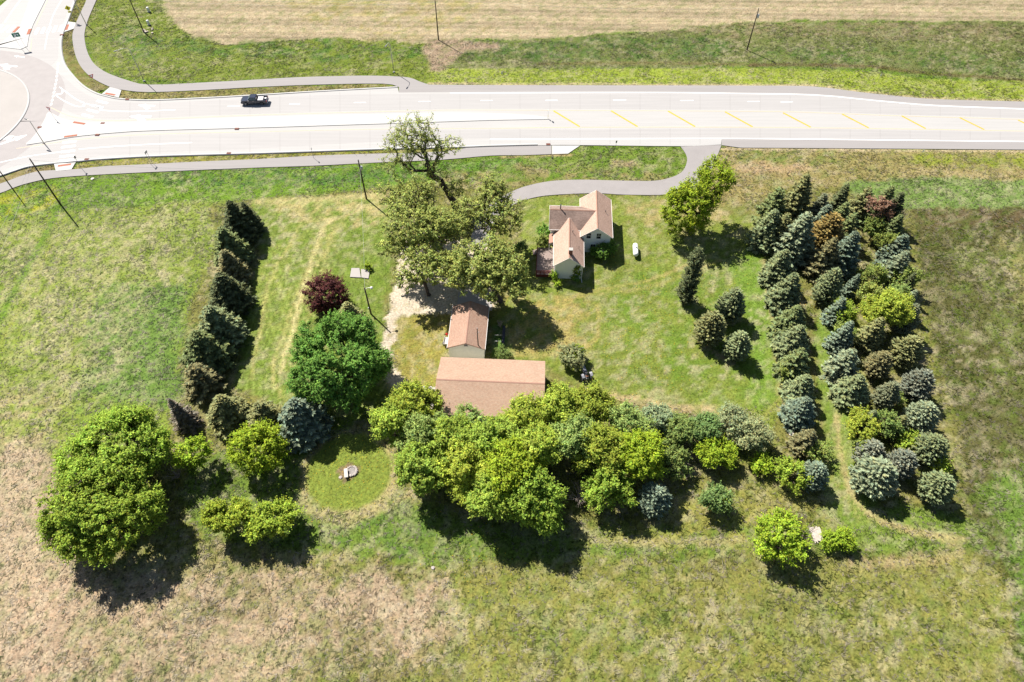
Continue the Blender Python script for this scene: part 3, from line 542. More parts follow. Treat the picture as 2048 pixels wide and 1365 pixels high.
for x0, x1, y in ((455, 480, 213.5), (579, 600, 209), (708, 732, 206), (837, 861, 204), (961, 985, 202), (1091, 1115, 201.5), (1226, 1252, 201), (1360, 1387, 202), (1495, 1519, 204), (1561, 1585, 205)):
    line('lane_dash', [(x0, y), (x1, y - .3)], .16, PAINT_W)
line('edge_line', [(900, 187), (1300, 186), (1480, 188), (1630, 191), (1750, 202), (1870, 212), (2048, 219), (2300, 230)], .2, PAINT_W)
line('edge_line', [(980, 279), (1300, 278), (1480, 278), (1780, 281), (2048, 284), (2300, 287)], .25, PAINT_W)
line('lane_line', [(158, 299), (270, 291), (384, 286)], .18, PAINT_W); line('lane_line', [(-40, 338), (0, 326), (60, 313), (120, 305)], .18, PAINT_W)
line('lane_line', [(199, 221), (260, 224), (351, 220.5)], .18, PAINT_W); line('lane_line', [(124, 0), (108, 28), (99, 55), (93, 80), (90, 99)], .18, PAINT_W)
line('lane_line', [(42, 0), (24, 24), (10, 45)], .18, PAINT_W); line('lane_line', [(119, 175), (129, 182), (152, 199), (170, 207), (199, 216)], .18, PAINT_W)
line('lane_line', [(111, 191), (129, 203), (152, 213), (166, 214)], .18, PAINT_W); line('lane_line', [(166, 214), (171, 207)], .5, PAINT_W); line('lane_line', [(111, 190), (123, 188), (126, 181)], .35, PAINT_W)
for k in range(11):
    t = k / 10; x = 118 + (104 - 118) * t - 6 * math.sin(t * math.pi) * 0; y = 127 + (207 - 127) * t
    line('yield_dash', [(x - 1.2 + 2.2 * math.sin(t * 3.1), y), (x - 2 + 2.2 * math.sin(t * 3.1), y + 4.2)], .42, PAINT_W)
def bars(lst, w):
    for a, b in lst: line('crosswalk_bar', [a, b], w, PAINT_W)
bars([((194, 202), (215, 207.5)), ((184, 211), (206, 216.5)), ((174.5, 220), (196.5, 225.5)), ((164.5, 229.5), (186.5, 235))], .62)
bars([((125, 286), (153, 283)), ((123, 295.5), (151.5, 292.5)), ((121.5, 305), (150, 302)), ((119, 314.5), (148.5, 311.5)), ((118, 323), (147, 320))], .62)
bars([((77, 57), (71, 69)), ((89, 55.5), (83.5, 68)), ((101, 54), (95, 66.5)), ((112.5, 52.5), (107, 65)), ((124, 51.5), (119, 64))], .72)
bars([((17, 52), (3, 65)), ((29, 53), (15, 66)), ((5, 51), (-9, 64))], .72)
# kerb ramps with tactile plates, inlets
for P in ([(137, 44), (152, 46), (148.5, 58), (129, 65)], [(204, 188.5), (220, 175), (243, 181), (238, 196)], [(108, 328), (148, 326), (152, 325), (143, 340), (112, 343)]):
    r_ = tag(sheet('pavement', G(P), .075, CON_WHITE), kind='structure')
for a, b, w in (((136, 50), (132, 61), .75), ((61, 59.5), (56.5, 70.5), .75), ((39, 55), (27.5, 66.5), .75), ((211, 187.5), (230.5, 191), .6), ((147.5, 246), (170.5, 249.5), .6), ((129, 275.5), (155, 272), .6), ((116, 333), (142.5, 329.5), .6)):
    z = .19 if (a[0] in (61, 39, 147.5, 129)) else .082
    P = G([a, b]); A = offset(P, -w / 2); B = offset(P, w / 2)
    mb = MB(); mb.prism([A[0], A[1], B[1], B[0]], 'z', z - .03, z); mb.build('tactile_plate', TERRA, road)
for p in ((124, 71), (255, 200), (206, 248), (195, 271), (80, 256), (474, 259), (458, 308), (174, 320), (1096.5, 290)):
    x, y = gp(*p); mb = MB(); mb.box(x - .45, x + .45, y - .3, y + .3, .10, .185); mb.build('drain_inlet', IRON, road, bevel=.02)
# lane arrows
def arrow(px, py, ang, s=1.0, hook=False):
    x, y = gp(px, py); c, n = math.cos(math.radians(ang)), math.sin(math.radians(ang))
    out = [(-1.6, -.14), (.5, -.14), (.5, -.5), (1.6, 0), (.5, .5), (.5, .14), (-1.6, .14)]
    if hook: out = [(-2.0, -.16), (.2, -.16), (.2, -.6), (2.0, 0), (.2, .6), (.2, .2), (-.3, .2), (-.2, .75), (.35, .9), (-.5, 1.5), (-1.4, 1.05), (-.9, .95), (-1.0, .2), (-2.0, .16)]
    sheet('lane_arrow', [(x + s * (a * c - b * n), y + s * (a * n + b * c)) for a, b in out], .067, PAINT_W, road)
arrow(293, 212, 178, 1.0, True); arrow(281, 234, 180, 1.25, True); arrow(15, 132, 170, 1.3, True); arrow(39, 114, 168, .9); arrow(28, 280, 38, 1.4, True)
# saw-cut slab joints across the carriageway
for k in range(30):
    x = 260 + 60 * k
    if x > 2040: break
    xt, xb = x + (1024 - x) * .02, x
    ya = np.interp(x, [p[0] for p in N_KERB[12:] + N_EDGE], [p[1] for p in N_KERB[12:] + N_EDGE]) + 5; yb = np.interp(x, [p[0] for p in YN], [p[1] for p in YN]) - 2
    line('slab_joint', [(x, ya), (x, yb)], .05, JOINT, z=.057)
    ya = np.interp(x, [p[0] for p in YS], [p[1] for p in YS]) + 2; yb = np.interp(x, [p[0] for p in S_KERB + S_EDGE], [p[1] for p in S_KERB + S_EDGE]) - 3
    line('slab_joint', [(x, ya), (x, yb)], .05, JOINT, z=.057)
# ------------------------------------------------------------------ buildings
def shingle(name, col, col2, stain=0.0):
    m = bpy.data.materials.new(name); m.use_nodes = True; nt = m.node_tree; b = nt.nodes['Principled BSDF']; b.inputs['Roughness'].default_value = .9; b.inputs['Specular IOR Level'].default_value = .15
    uv = nt.nodes.new('ShaderNodeUVMap'); br = nt.nodes.new('ShaderNodeTexBrick')
    br.inputs['Color1'].default_value = (*col, 1); br.inputs['Color2'].default_value = (*col2, 1); br.inputs['Mortar'].default_value = (*[c * .7 for c in col], 1)
    br.inputs['Scale'].default_value = 1; br.inputs['Brick Width'].default_value = .34; br.inputs['Row Height'].default_value = .15; br.inputs['Mortar Size'].default_value = .012
    nt.links.new(uv.outputs[0], br.inputs['Vector'])
    nz = nt.nodes.new('ShaderNodeTexNoise'); nz.inputs['Scale'].default_value = 3.5; nz.inputs['Detail'].default_value = 5; nt.links.new(uv.outputs[0], nz.inputs['Vector'])
    n2 = nt.nodes.new('ShaderNodeTexNoise'); n2.inputs['Scale'].default_value = .5; n2.inputs['Detail'].default_value = 4; nt.links.new(uv.outputs[0], n2.inputs['Vector'])
    r1 = nt.nodes.new('ShaderNodeMapRange'); r1.inputs[1].default_value = .3; r1.inputs[2].default_value = .7; r1.inputs[3].default_value = .88; r1.inputs[4].default_value = 1.14; nt.links.new(nz.outputs[0], r1.inputs[0])
    r2 = nt.nodes.new('ShaderNodeMapRange'); r2.inputs[1].default_value = .35; r2.inputs[2].default_value = .65; r2.inputs[3].default_value = 1.05 - stain; r2.inputs[4].default_value = 1.05; nt.links.new(n2.outputs[0], r2.inputs[0])
    mu = nt.nodes.new('ShaderNodeMath'); mu.operation = 'MULTIPLY'; nt.links.new(r1.outputs[0], mu.inputs[0]); nt.links.new(r2.outputs[0], mu.inputs[1])
    s = nt.nodes.new('ShaderNodeVectorMath'); s.operation = 'SCALE'; nt.links.new(br.outputs[0], s.inputs[0]); nt.links.new(mu.outputs[0], s.inputs['Scale']); nt.links.new(s.outputs[0], b.inputs['Base Color'])
    bp = nt.nodes.new('ShaderNodeBump'); bp.inputs['Distance'].default_value = .015; nt.links.new(br.outputs['Fac'], bp.inputs['Height']); bp.invert = True; nt.links.new(bp.outputs[0], b.inputs['Normal'])
    return m
SH_HOUSE = shingle('house_shingles', sr(240, 204, 184, 1.9), sr(228, 188, 168, 1.9), .14); SH_OLD = shingle('weathered_shingles', sr(212, 184, 170, 2.1), sr(192, 164, 150, 2.1), .45)
SH_BARN = shingle('barn_shingles', sr(243, 209, 182, 2.3), sr(234, 192, 164, 2.3), .08); SH_GAR = shingle('garage_shingles', sr(238, 200, 176), sr(226, 180, 154), .12)
RIDGE = mat('ridge_shingles', sr(218, 172, 150), .9, var=.15, scale=5)
def clap(name, col, pitch=.16):
    m = bpy.data.materials.new(name); m.use_nodes = True; nt = m.node_tree; b = nt.nodes['Principled BSDF']; b.inputs['Base Color'].default_value = (*col, 1); b.inputs['Roughness'].default_value = .7
    tc = nt.nodes.new('ShaderNodeTexCoord'); wv = nt.nodes.new('ShaderNodeTexWave'); wv.wave_type = 'BANDS'; wv.bands_direction = 'Z'; wv.wave_profile = 'SAW'; wv.inputs['Scale'].default_value = 1 / pitch / 3.14159 * .5 * 3.14159 / 3.14159 * 1
    nt.links.new(tc.outputs['Object'], wv.inputs['Vector']); bp = nt.nodes.new('ShaderNodeBump'); bp.inputs['Distance'].default_value = .02; nt.links.new(wv.outputs[1], bp.inputs['Height']); nt.links.new(bp.outputs[0], b.inputs['Normal'])
    return m
SIDING = clap('white_siding', (.74, .76, .74)); TRIM = mat('white_trim', (.8, .78, .75), .6, var=.04); BEIGE = mat('beige_steel', (.78, .75, .66), .6, var=.06, scale=2)
BARNRED = mat('barn_red', (.20, .06, .045), .85, var=.25, scale=3); GLASS = mat('window_glass', (.02, .025, .03), .08, spec=.6); REDWOOD = mat('red_stained_deck', sr(206, 184, 174), .9, var=.3, scale=4)
REDRAIL = mat('red_rail', sr(150, 70, 64), .85, var=.2, scale=4); BRICK = mat('chimney_brick', (.22, .10, .07), .9, var=.3, scale=12); CAPM = mat('chimney_cap', (.36, .34, .31), .9)
METAL = mat('galvanised', (.5, .5, .5), .4, metal=.8); DARK = mat('dark_metal', (.03, .03, .032), .6); PIPE = mat('vent_pipe', (.05, .05, .05), .6)
def tf(x0, y0, yaw):
    c, s = math.cos(yaw), math.sin(yaw); return lambda x, y, z: (x0 + x * c - y * s, y0 + x * s + y * c, z)
def roof_mesh(name, T, a, b0, b1, ze, zr, th, m, parent):
    """two slopes of even thickness, with a uv map in metres for the shingle courses"""
    V, F, UV = [], [], []
    L = math.hypot(a, zr - ze); nx, nz = (zr - ze) / L, a / L
    for sgn in (-1, 1):
        e = (sgn * a, ze); r = (0, zr)
        n = len(V)
        for (px, pz), d in (((e), 0), ((r), 0), ((r), -1), ((e), -1)):
            ox = sgn * nx * th * d * (0 if px == 0 else 1); oz = (nz * th if px else th / nz) * d
            for y in (b0, b1): V.append(T(px + ox, y, pz + oz))
        # order: e0 e1 r0 r1 rb0 rb1 eb0 eb1
        for f in ((0, 1, 3, 2), (6, 4, 5, 7), (0, 2, 4, 6), (1, 7, 5, 3), (0, 6, 7, 1)): F.append(tuple(n + i for i in f))
    me = bpy.data.meshes.new(name); me.from_pydata(V, [], F); me.materials.append(m)
    uvl = me.uv_layers.new(name='UVMap'); iL = 0
    for p in me.polygons:
        for li in p.loop_indices:
            vi = me.loops[li].vertex_index % 8; y = b0 if vi % 2 == 0 else b1; t = {0: 0, 1: L, 2: L, 3: 0}[vi // 2]
            uvl.data[li].uv = (y + 50, t)
    bm = bmesh.new(); bm.from_mesh(me); bmesh.ops.recalc_face_normals(bm, faces=bm.faces); bm.to_mesh(me); bm.free()
    return link(name, me, parent)
def wing(par, x0, y0, yaw, a, b0, b1, ze, zr, over, wallm, roofm, trim=True, rake=True, name_wall='wall', ov2=None, ribs=False):
    """gabled block: ridge along local y"""
    T = tf(x0, y0, yaw); th = .16; aw = a - over; w0, w1 = b0 + (ov2 if ov2 is not None else over), b1 - (ov2 if ov2 is not None else over)
    zt = ze + (zr - ze) * over / a - th - .02; zp = zr - th * 1.15 - .03
    mb = MB(); prof = [(-aw, -.1), (aw, -.1), (aw, zt), (0, zp), (-aw, zt)]
    n = len(mb.v); mb.prism(prof, 'y', w0, w1); mb.v = [T(*p) for p in mb.v]; wall = mb.build(name_wall, wallm, par)
    if ribs:
        mb = MB(); k = int(2 * aw / .3)
        for i in range(k + 1):
            x = -aw + .02 + (2 * aw - .04) * i / k; zz = zt + (zp - zt) * (1 - abs(x) / aw) - .02
            mb.box(x - .03, x + .03, w0 - .035, w0 - .002, 0, zz)
        for sx in (-1, 1):
            for i in range(int((w1 - w0) / .3)): y = w0 + .1 + i * .3; mb.box(min(sx * (aw + .002), sx * (aw + .035)), max(sx * (aw + .002), sx * (aw + .035)), y - .03, y + .03, 0, zt - .03)
        mb.v = [T(*p) for p in mb.v]; mb.build('siding_rib', wallm, wall)
    roof = roof_mesh('roof', T, a, b0, b1, ze, zr, th, roofm, par)
    sl = (zr - ze) / a; mb = MB()
    mb.prism([(-.16, zr - .16 * sl + .018), (0, zr + .035), (.16, zr - .16 * sl + .018), (.16, zr - .16 * sl + .003), (0, zr + .012), (-.16, zr - .16 * sl + .003)], 'y', b0 + .01, b1 - .01); mb.v = [T(*p) for p in mb.v]; mb.build('ridge_cap', RIDGE, roof)
    if trim:
        for s in (-1, 1):
            mb = MB(); xa, xb = sorted((s * (a + .003), s * (a + .05))); mb.box(xa, xb, b0, b1, ze - .19, ze + .012); mb.v = [T(*p) for p in mb.v]; mb.build('fascia', TRIM, roof)
        if rake:
            for y in ((b0 - .035, b0 - .003), (b1 + .003, b1 + .035)):
                mb = MB()
                for s in (-1, 1): mb.prism([(s * a, ze + .005), (0, zr + .008), (0, zr - .17), (s * a, ze - .17)], 'y', *y)
                mb.v = [T(*p) for p in mb.v]; mb.build('rake_board', TRIM, roof)
    return T, wall, roof, (aw, w0, w1)
def window(par, T, xc, y, zc, w, h, cols=2, upper=True):
    mb = MB(); f = .07
    mb.box(xc - w / 2 - f, xc + w / 2 + f, y - .05, y - .004, zc + h / 2, zc + h / 2 + f); mb.box(xc - w / 2 - f - .04, xc + w / 2 + f + .04, y - .08, y - .004, zc - h / 2 - f, zc - h / 2)
    mb.box(xc - w / 2 - f, xc - w / 2, y - .05, y - .004, zc - h / 2, zc + h / 2); mb.box(xc + w / 2, xc + w / 2 + f, y - .05, y - .004, zc - h / 2, zc + h / 2)
    mb.box(xc - w / 2, xc + w / 2, y - .04, y - .006, zc - .03, zc + .03); mb.box(xc - .02, xc + .02, y - .035, y - .007, zc + .03, zc + h / 2)
    mb.v = [T(*p) for p in mb.v]; wd = mb.build('window', TRIM, par)
    for (x0, x1, z0, z1) in ((xc - w / 2, xc - .02, zc + .03, zc + h / 2), (xc + .02, xc + w / 2, zc + .03, zc + h / 2), (xc - w / 2, xc + w / 2, zc - h / 2, zc - .03)):
        mb = MB(); mb.box(x0 + .005, x1 - .005, y - .018, y - .009, z0 + .005, z1 - .005); mb.v = [T(*p) for p in mb.v]; mb.build('pane', GLASS, wd)
# farmhouse: tall north-south block, cross wing to the west, lower wing to the south
YAW = math.radians(-3.2)
HX, HY = 15.62, 96.2
house = empty('farmhouse', (0, 0, 0), 0, 'white farmhouse with tan shingle roofs, brick chimney and red deck', 'house')
house.location = (HX, HY, 0)
class _P: pass
def hpar(o): return o
_kids0 = set(bpy.data.objects)
T1, w1_, r1_, d1 = wing(house, HX, HY, YAW, 2.95, -5.25, 5.25, 4.1, 6.3, .38, SIDING, SH_HOUSE)
# cross wing, ridge running west-east
TW, ww_, rw_, dw = wing(house, 11.3, 96.05, YAW + math.radians(90), 3.3, -4.4, 4.35, 4.15, 6.15, .35, SIDING, SH_OLD)
TS, ws_, rs_, ds = wing(house, 10.25, 89.3, YAW, 2.72, -4.95, 5.3, 3.35, 5.5, .33, SIDING, SH_HOUSE)
# windows of the tall south gable
for px, py, h in ((1180.5, 472.5, 1.25), (1200.5, 472.5, 1.25), (1188.5, 494, 1.25)):
    Y = HY + d1[1]; X, Z = on_y(px, py, Y); c, s = math.cos(-YAW), math.sin(-YAW); lx = (X - HX) * c
    window(house, T1, lx, d1[1], Z, .78, h)
# chimney, pipes, antenna mast on the south wing
mb = MB(); mb.box(-.12, .52, -4.05, -3.45, 4.7, 6.35); mb.v = [TS(*p) for p in mb.v]; ch = mb.build('chimney', BRICK, house)
mb = MB(); mb.box(-.18, .58, -4.11, -3.39, 6.35, 6.47); mb.v = [TS(*p) for p in mb.v]; mb.build('chimney_cap', CAPM, ch, bevel=.02)
def pipe(T, x, y, z, h, r=.06, par=house):
    mb = MB(); mb.lathe([(r, -.4), (r, h), (r * 1.5, h), (r * 1.5, h + .08)], T(x, y, z), 8); mb.build('vent_pipe', PIPE, par)
pipe(TW, .12, 2.4, 6.1, 1.0, .1); pipe(TS, .6, 2.0, 5.0, .35); pipe(T1, 1.7, .6, 5.0, .35)
mb = MB(); mb.tube([TS(1.75, -1.2, 4.1), TS(1.75, -1.2, 4.75)], .04); mb.box(*[0] * 6) if False else None
mb.build('mast', DARK, house)
# small porch roof and the red deck on the west side of the south wing
mb = MB(); mb.hexa([TS(-3.6, 1.2, 2.75), TS(-2.75, 1.2, 3.1), TS(-2.75, 3.6, 3.1), TS(-3.6, 3.6, 2.75), TS(-3.6, 1.2, 2.87), TS(-2.75, 1.2, 3.22), TS(-2.75, 3.6, 3.22), TS(-3.6, 3.6, 2.87)]); mb.build('porch_roof', RIDGE, house)
for y in (1.35, 3.45):
    mb = MB(); mb.tube([TS(-3.5, y, 0), TS(-3.5, y, 2.8)], .06); mb.build('porch_post', TRIM, house)
deck = mb = None
mb = MB(); mb.box(-5.7, -2.45, -4.6, 2.2, .05, .68); mb.v = [TS(*p) for p in mb.v]; deck = mb.build('deck', REDRAIL, house)
for i in range(22):
    x = -5.72 + i * .148; mb = MB(); mb.box(x, x + .135, -4.65 , 2.25, .685, .725); mb.v = [TS(*p) for p in mb.v]; mb.build('plank', REDWOOD, deck)
def rail(p, q, nposts):
    mb = MB()
    for z in (1.05, 1.32, 1.62): mb.hexa([(p[0] - .03, p[1] - .03, z), (q[0] + .03, q[1] - .03, z), (q[0] + .03, q[1] + .03, z), (p[0] - .03, p[1] + .03, z), (p[0] - .05, p[1] - .05, z + .07), (q[0] + .05, q[1] - .05, z + .07), (q[0] + .05, q[1] + .05, z + .07), (p[0] - .05, p[1] + .05, z + .07)])
    for k in range(nposts):
        t = k / (nposts - 1); x = p[0] + (q[0] - p[0]) * t; y = p[1] + (q[1] - p[1]) * t; r = .055 if k % 4 == 0 else .025
        mb.box(x - r, x + r, y - r, y + r, .7, 1.66)
    mb.v = [TS(*v) for v in mb.v]; mb.build('railing', REDRAIL, deck)
rail((-5.68, -4.6), (-5.68, 2.2), 37); rail((-5.6, -4.6), (-2.85, -4.6), 17)
mb = MB(); 
for k in range(4): mb.box(-6.5 + .0, -5.75, .9, 2.0, .02, .02 + .15) if k == 0 else mb.box(-6.5 + .25 * k, -5.75, .9, 2.0, .15 * k + .021, .15 * (k + 1))
mb.v = [TS(*v) for v in mb.v]; mb.build('deck_steps', REDWOOD, deck)
for xx in (-.9, .7): pass
mb = MB(); mb.tube([TS(2.5, -4.7, 3.2), TS(2.5, -4.7, .1), TS(2.6, -5.6, .05)], .06, 6); mb.build('downspout', TRIM, house)
# west door beside the deck
mb = MB(); mb.box(-2.46, -2.40, -.9, .1, .74, 2.75); mb.v = [TS(*v) for v in mb.v]; dr = mb.build('door', REDRAIL, house)
mb = MB(); mb.lathe([(.04, 0), (.05, .04), (.02, .07)], TS(-2.47, -.8, 1.7), 8, 'x'); mb.build('handle', METAL, dr)
# garage
GX, GY = -7.15, 71.0
garage = empty('garage', (GX, GY, 0), 0, 'beige steel-sided garage with tan shingle gable roof behind the long barn', 'garage')
TG, wg_, rg_, dg = wing(garage, GX, GY, math.radians(-3), 3.06, -4.5, 4.5, 2.9, 4.25, .22, BEIGE, SH_GAR, trim=True, rake=False, ribs=True, ov2=.12)
mb = MB(); mb.prism([(-.35, 3.42), (.35, 3.42), (.2, 3.8), (-.2, 3.8)], 'y', dg[1] - .06, dg[1] - .037); mb.v = [TG(*v) for v in mb.v]; mb.build('gable_vent', mat('vent_grey', sr(150, 146, 156), .6), garage)
mb = MB(); mb.box(-1.6, 1.6, dg[2] + .003, dg[2] + .05, 0, 2.3); mb.v = [TG(*v) for v in mb.v]; gd = mb.build('garage_door', TRIM, garage)
for k in range(4):
    mb = MB(); mb.box(-1.56, 1.56, dg[2] + .052, dg[2] + .07, .03 + k * .57, .57 + k * .57); mb.v = [TG(*v) for v in mb.v]; mb.build('panel', TRIM, gd)
# barn
BX, BY = -3.27, 58.85
barn = empty('barn', (BX, BY, 0), 0, 'long low barn with pinkish tan shingle roof half hidden by the grove', 'barn')
TB, wb_, rb_, db = wing(barn, BX, BY, math.radians(90 - 2.85), 5.3, -8.25, 8.25, 3.3, 4.75, .3, BEIGE, SH_BARN, trim=False, rake=False)
for yy in (-4, 0, 4): window(barn, lambda x, y, z: TB(-db[0] + (-y), x, z) if False else TB(x, y, z), yy * .6, db[1], 1.7, .7, .9) if abs(yy) < 1 else None
for o in list(bpy.data.objects):
    if o.parent in (house, garage, barn): o.matrix_parent_inverse = Matrix.Translation(-o.parent.location)
# ------------------------------------------------------------------ vegetation
def unit(v): return v / (np.linalg.norm(v, axis=-1, keepdims=True) + 1e-9)
def diamonds(C, Tn, N, L, Wd, fold=.12):
    """leaf-shaped faces: centre, axis, normal, length, width -> verts, quads"""
    B = unit(np.cross(N, Tn)); N2 = unit(np.cross(Tn, B)); L = L[:, None]; Wd = Wd[:, None]
    P = np.stack([C - Tn * L / 2, C + B * Wd / 2 + N2 * Wd * fold, C + Tn * L / 2, C - B * Wd / 2 + N2 * Wd * fold], 1)
    return P.reshape(-1, 3), np.arange(len(C) * 4).reshape(-1, 4)
def rnd_dirs(n, rng):
    return unit(rng.normal(size=(n, 3)))
def limb_tree(attr, base, fork, rng, bend=.12):
    """branching skeleton that reaches every clump centre: returns nodes, parents"""
    nodes = [np.array(base, float)]; par = [-1]; k = 4
    b = np.array(base, float); f = np.array(fork, float)
    for i in range(1, k + 1):
        p = b + (f - b) * i / k + (rng.normal(size=3) * [1, 1, .2] * np.linalg.norm(f - b) * .025 if i < k else 0)
        nodes.append(p); par.append(len(nodes) - 2)
    depth = [0] * (k + 1); usable = [k]
    if k >= 3: usable = [k - 1, k]
    buf = np.zeros((2 * len(attr) + 8, 3)); dep = np.zeros(len(buf)); cnt = 0
    for a in attr[np.argsort(np.linalg.norm(attr - f, axis=1))]:
        while cnt < len(usable): buf[cnt] = nodes[usable[cnt]]; dep[cnt] = depth[usable[cnt]]; cnt += 1
        d = np.linalg.norm(buf[:cnt] - a, axis=1) + .25 * dep[:cnt]
        u = usable[int(np.argmin(d))]; p = nodes[u]; L = np.linalg.norm(a - p)
        if L > .9:
            mid = (p + a) / 2 + rng.normal(size=3) * L * bend + np.array([0, 0, -.04 * L]); nodes.append(mid); par.append(u); depth.append(depth[u] + L / 2); u2 = len(nodes) - 1; usable.append(u2)
        else: u2 = u
        nodes.append(a); par.append(u2); depth.append(depth[u2] + L / 2); usable.append(len(nodes) - 1)
    return np.array(nodes), np.array(par)
def limbs_mesh(name, nodes, par, r_base, r_tip, m, sides=5):
    n = len(nodes); load = np.zeros(n); kids = [[] for _ in range(n)]
    for i in range(1, n): kids[par[i]].append(i)
    for i in range(n - 1, -1, -1): load[i] = sum(load[k] for k in kids[i]) or 1
    r = r_tip * load ** .5; r = np.minimum(r * max(1, 0) , r_base) ; s = r_base / r[0] if r[0] < r_base else 1
    r = r * (1 + (s - 1) * (load / load[0]) ** .7)
    r[0] *= 1.35
    V = []; F = []; ang = np.arange(sides) * 2 * math.pi / sides
    def ringv(p, t, rad):
        u = np.cross(t, [0, 0, 1.0]) if abs(t[2]) < .9 else np.cross(t, [1.0, 0, 0]); u = u / np.linalg.norm(u); w = np.cross(t, u)
        return p + rad * (np.cos(ang)[:, None] * u + np.sin(ang)[:, None] * w)
    for i in range(1, n):
        p, q = nodes[par[i]], nodes[i]; t = q - p; L = np.linalg.norm(t)
        if L < 1e-4: continue
        t = t / L; a = len(V); rp = min(r[par[i]], r[i] * 1.25) if i > 4 else r[par[i]]
        V += list(ringv(p - t * .02, t, rp)) + list(ringv(q, t, r[i]))
        for k in range(sides): F.append((a + k, a + (k + 1) % sides, a + sides + (k + 1) % sides, a + sides + k))
    return np_mesh(name, np.array(V), np.array(F), m, smooth_=True)
def leaf_colors(n, rng, var=.22, warm=.12, grp=None):
    v = 1 + var * rng.normal(size=n); h = warm * rng.normal(size=n)
    if grp is not None: v = v * grp
    c = np.stack([v * (1 + h), v, v * (1 - .6 * h)], 1); return np.repeat(np.clip(c, .25, 2.2), 4, 0)
def crown(clumps, ctr, rc, nleaf, size, rng, flat=.75, gsd=.16, shoots=2.0):
    n = len(clumps); rr = np.asarray(rc) if np.ndim(rc) else np.full(n, rc)
    k = np.repeat(np.arange(n), nleaf); N = len(k)
    d = rnd_dirs(N, rng); u = rng.random(N) ** .45
    P = clumps[k] + d * (rr[k] * u)[:, None] * [1, 1, flat]
    out = unit(P - ctr + [0, 0, 1e-3])
    nrm = unit(d * .6 + out * .55 + np.array([-.25, .25, .8]) + rnd_dirs(N, rng) * .7)
    tn = unit(np.cross(nrm, rnd_dirs(N, rng)))
    L = size * (.7 + .6 * rng.random(N)); V, F = diamonds(P, tn, nrm, L, L * (.62 + .2 * rng.random(N)))
    g = np.clip(1 + gsd * rng.normal(size=n), .55, 1.5)[k]
    col = leaf_colors(N, rng, .24, .1, g)
    ns = max(1, int(n * shoots)); ks = rng.integers(0, n, ns); sd = unit(unit(clumps[ks] - ctr) * .9 + rnd_dirs(ns, rng) * .6 + [0, 0, .25]); m = 5
    kk = np.repeat(np.arange(ns), m); f = np.tile(np.linspace(.7, 1.75, m), ns); N2 = len(kk)
    P2 = clumps[ks][kk] + sd[kk] * (rr[ks][kk] * f)[:, None] + rng.normal(size=(N2, 3)) * size * .22
    n2 = unit(np.array([-.2, .2, .9]) + rnd_dirs(N2, rng) * .7); t2 = unit(np.cross(n2, rnd_dirs(N2, rng))); L2 = size * .8 * (.7 + .5 * rng.random(N2))
    V2, F2 = diamonds(P2, t2, n2, L2, L2 * .7)
    return np.r_[V, V2], np.r_[F, F2 + len(V)], np.r_[col, leaf_colors(N2, rng, .22, .1, np.full(N2, 1.08))]
def envelope(n, ctr, r, rz, rng, inner=.5, low=-.75, lump=.22):
    d = rnd_dirs(n * 3, rng); d = d[d[:, 2] > low][:n]
    ph = rng.random(6) * 6.28
    a = np.arctan2(d[:, 1], d[:, 0]); m = 1 + lump * (np.sin(2 * a + ph[0]) * .5 + np.sin(3 * a + ph[1] + 2 * d[:, 2]) * .5 + np.sin(5 * a + ph[2] - 3 * d[:, 2]) * .35)
    rad = (inner + (1 - inner) * rng.random(len(d)) ** .6) * m
    return np.array(ctr) + d * rad[:, None] * [r, r, rz]
LEAF = {'maple': (.25, .35, .05), 'lime': (.285, .385, .035), 'yellow': (.31, .395, .05), 'deep': (.165, .285, .05), 'oak': (.325, .37, .10), 'ash': (.295, .365, .10), 'grove': (.315, .395, .06),
        'silver': (.28, .325, .17), 'shrub': (.20, .28, .085), 'purple': (.115, .042, .042), 'bronze': (.32, .20, .14), 'tan': (.28, .24, .13), 'dull': (.235, .30, .075)}
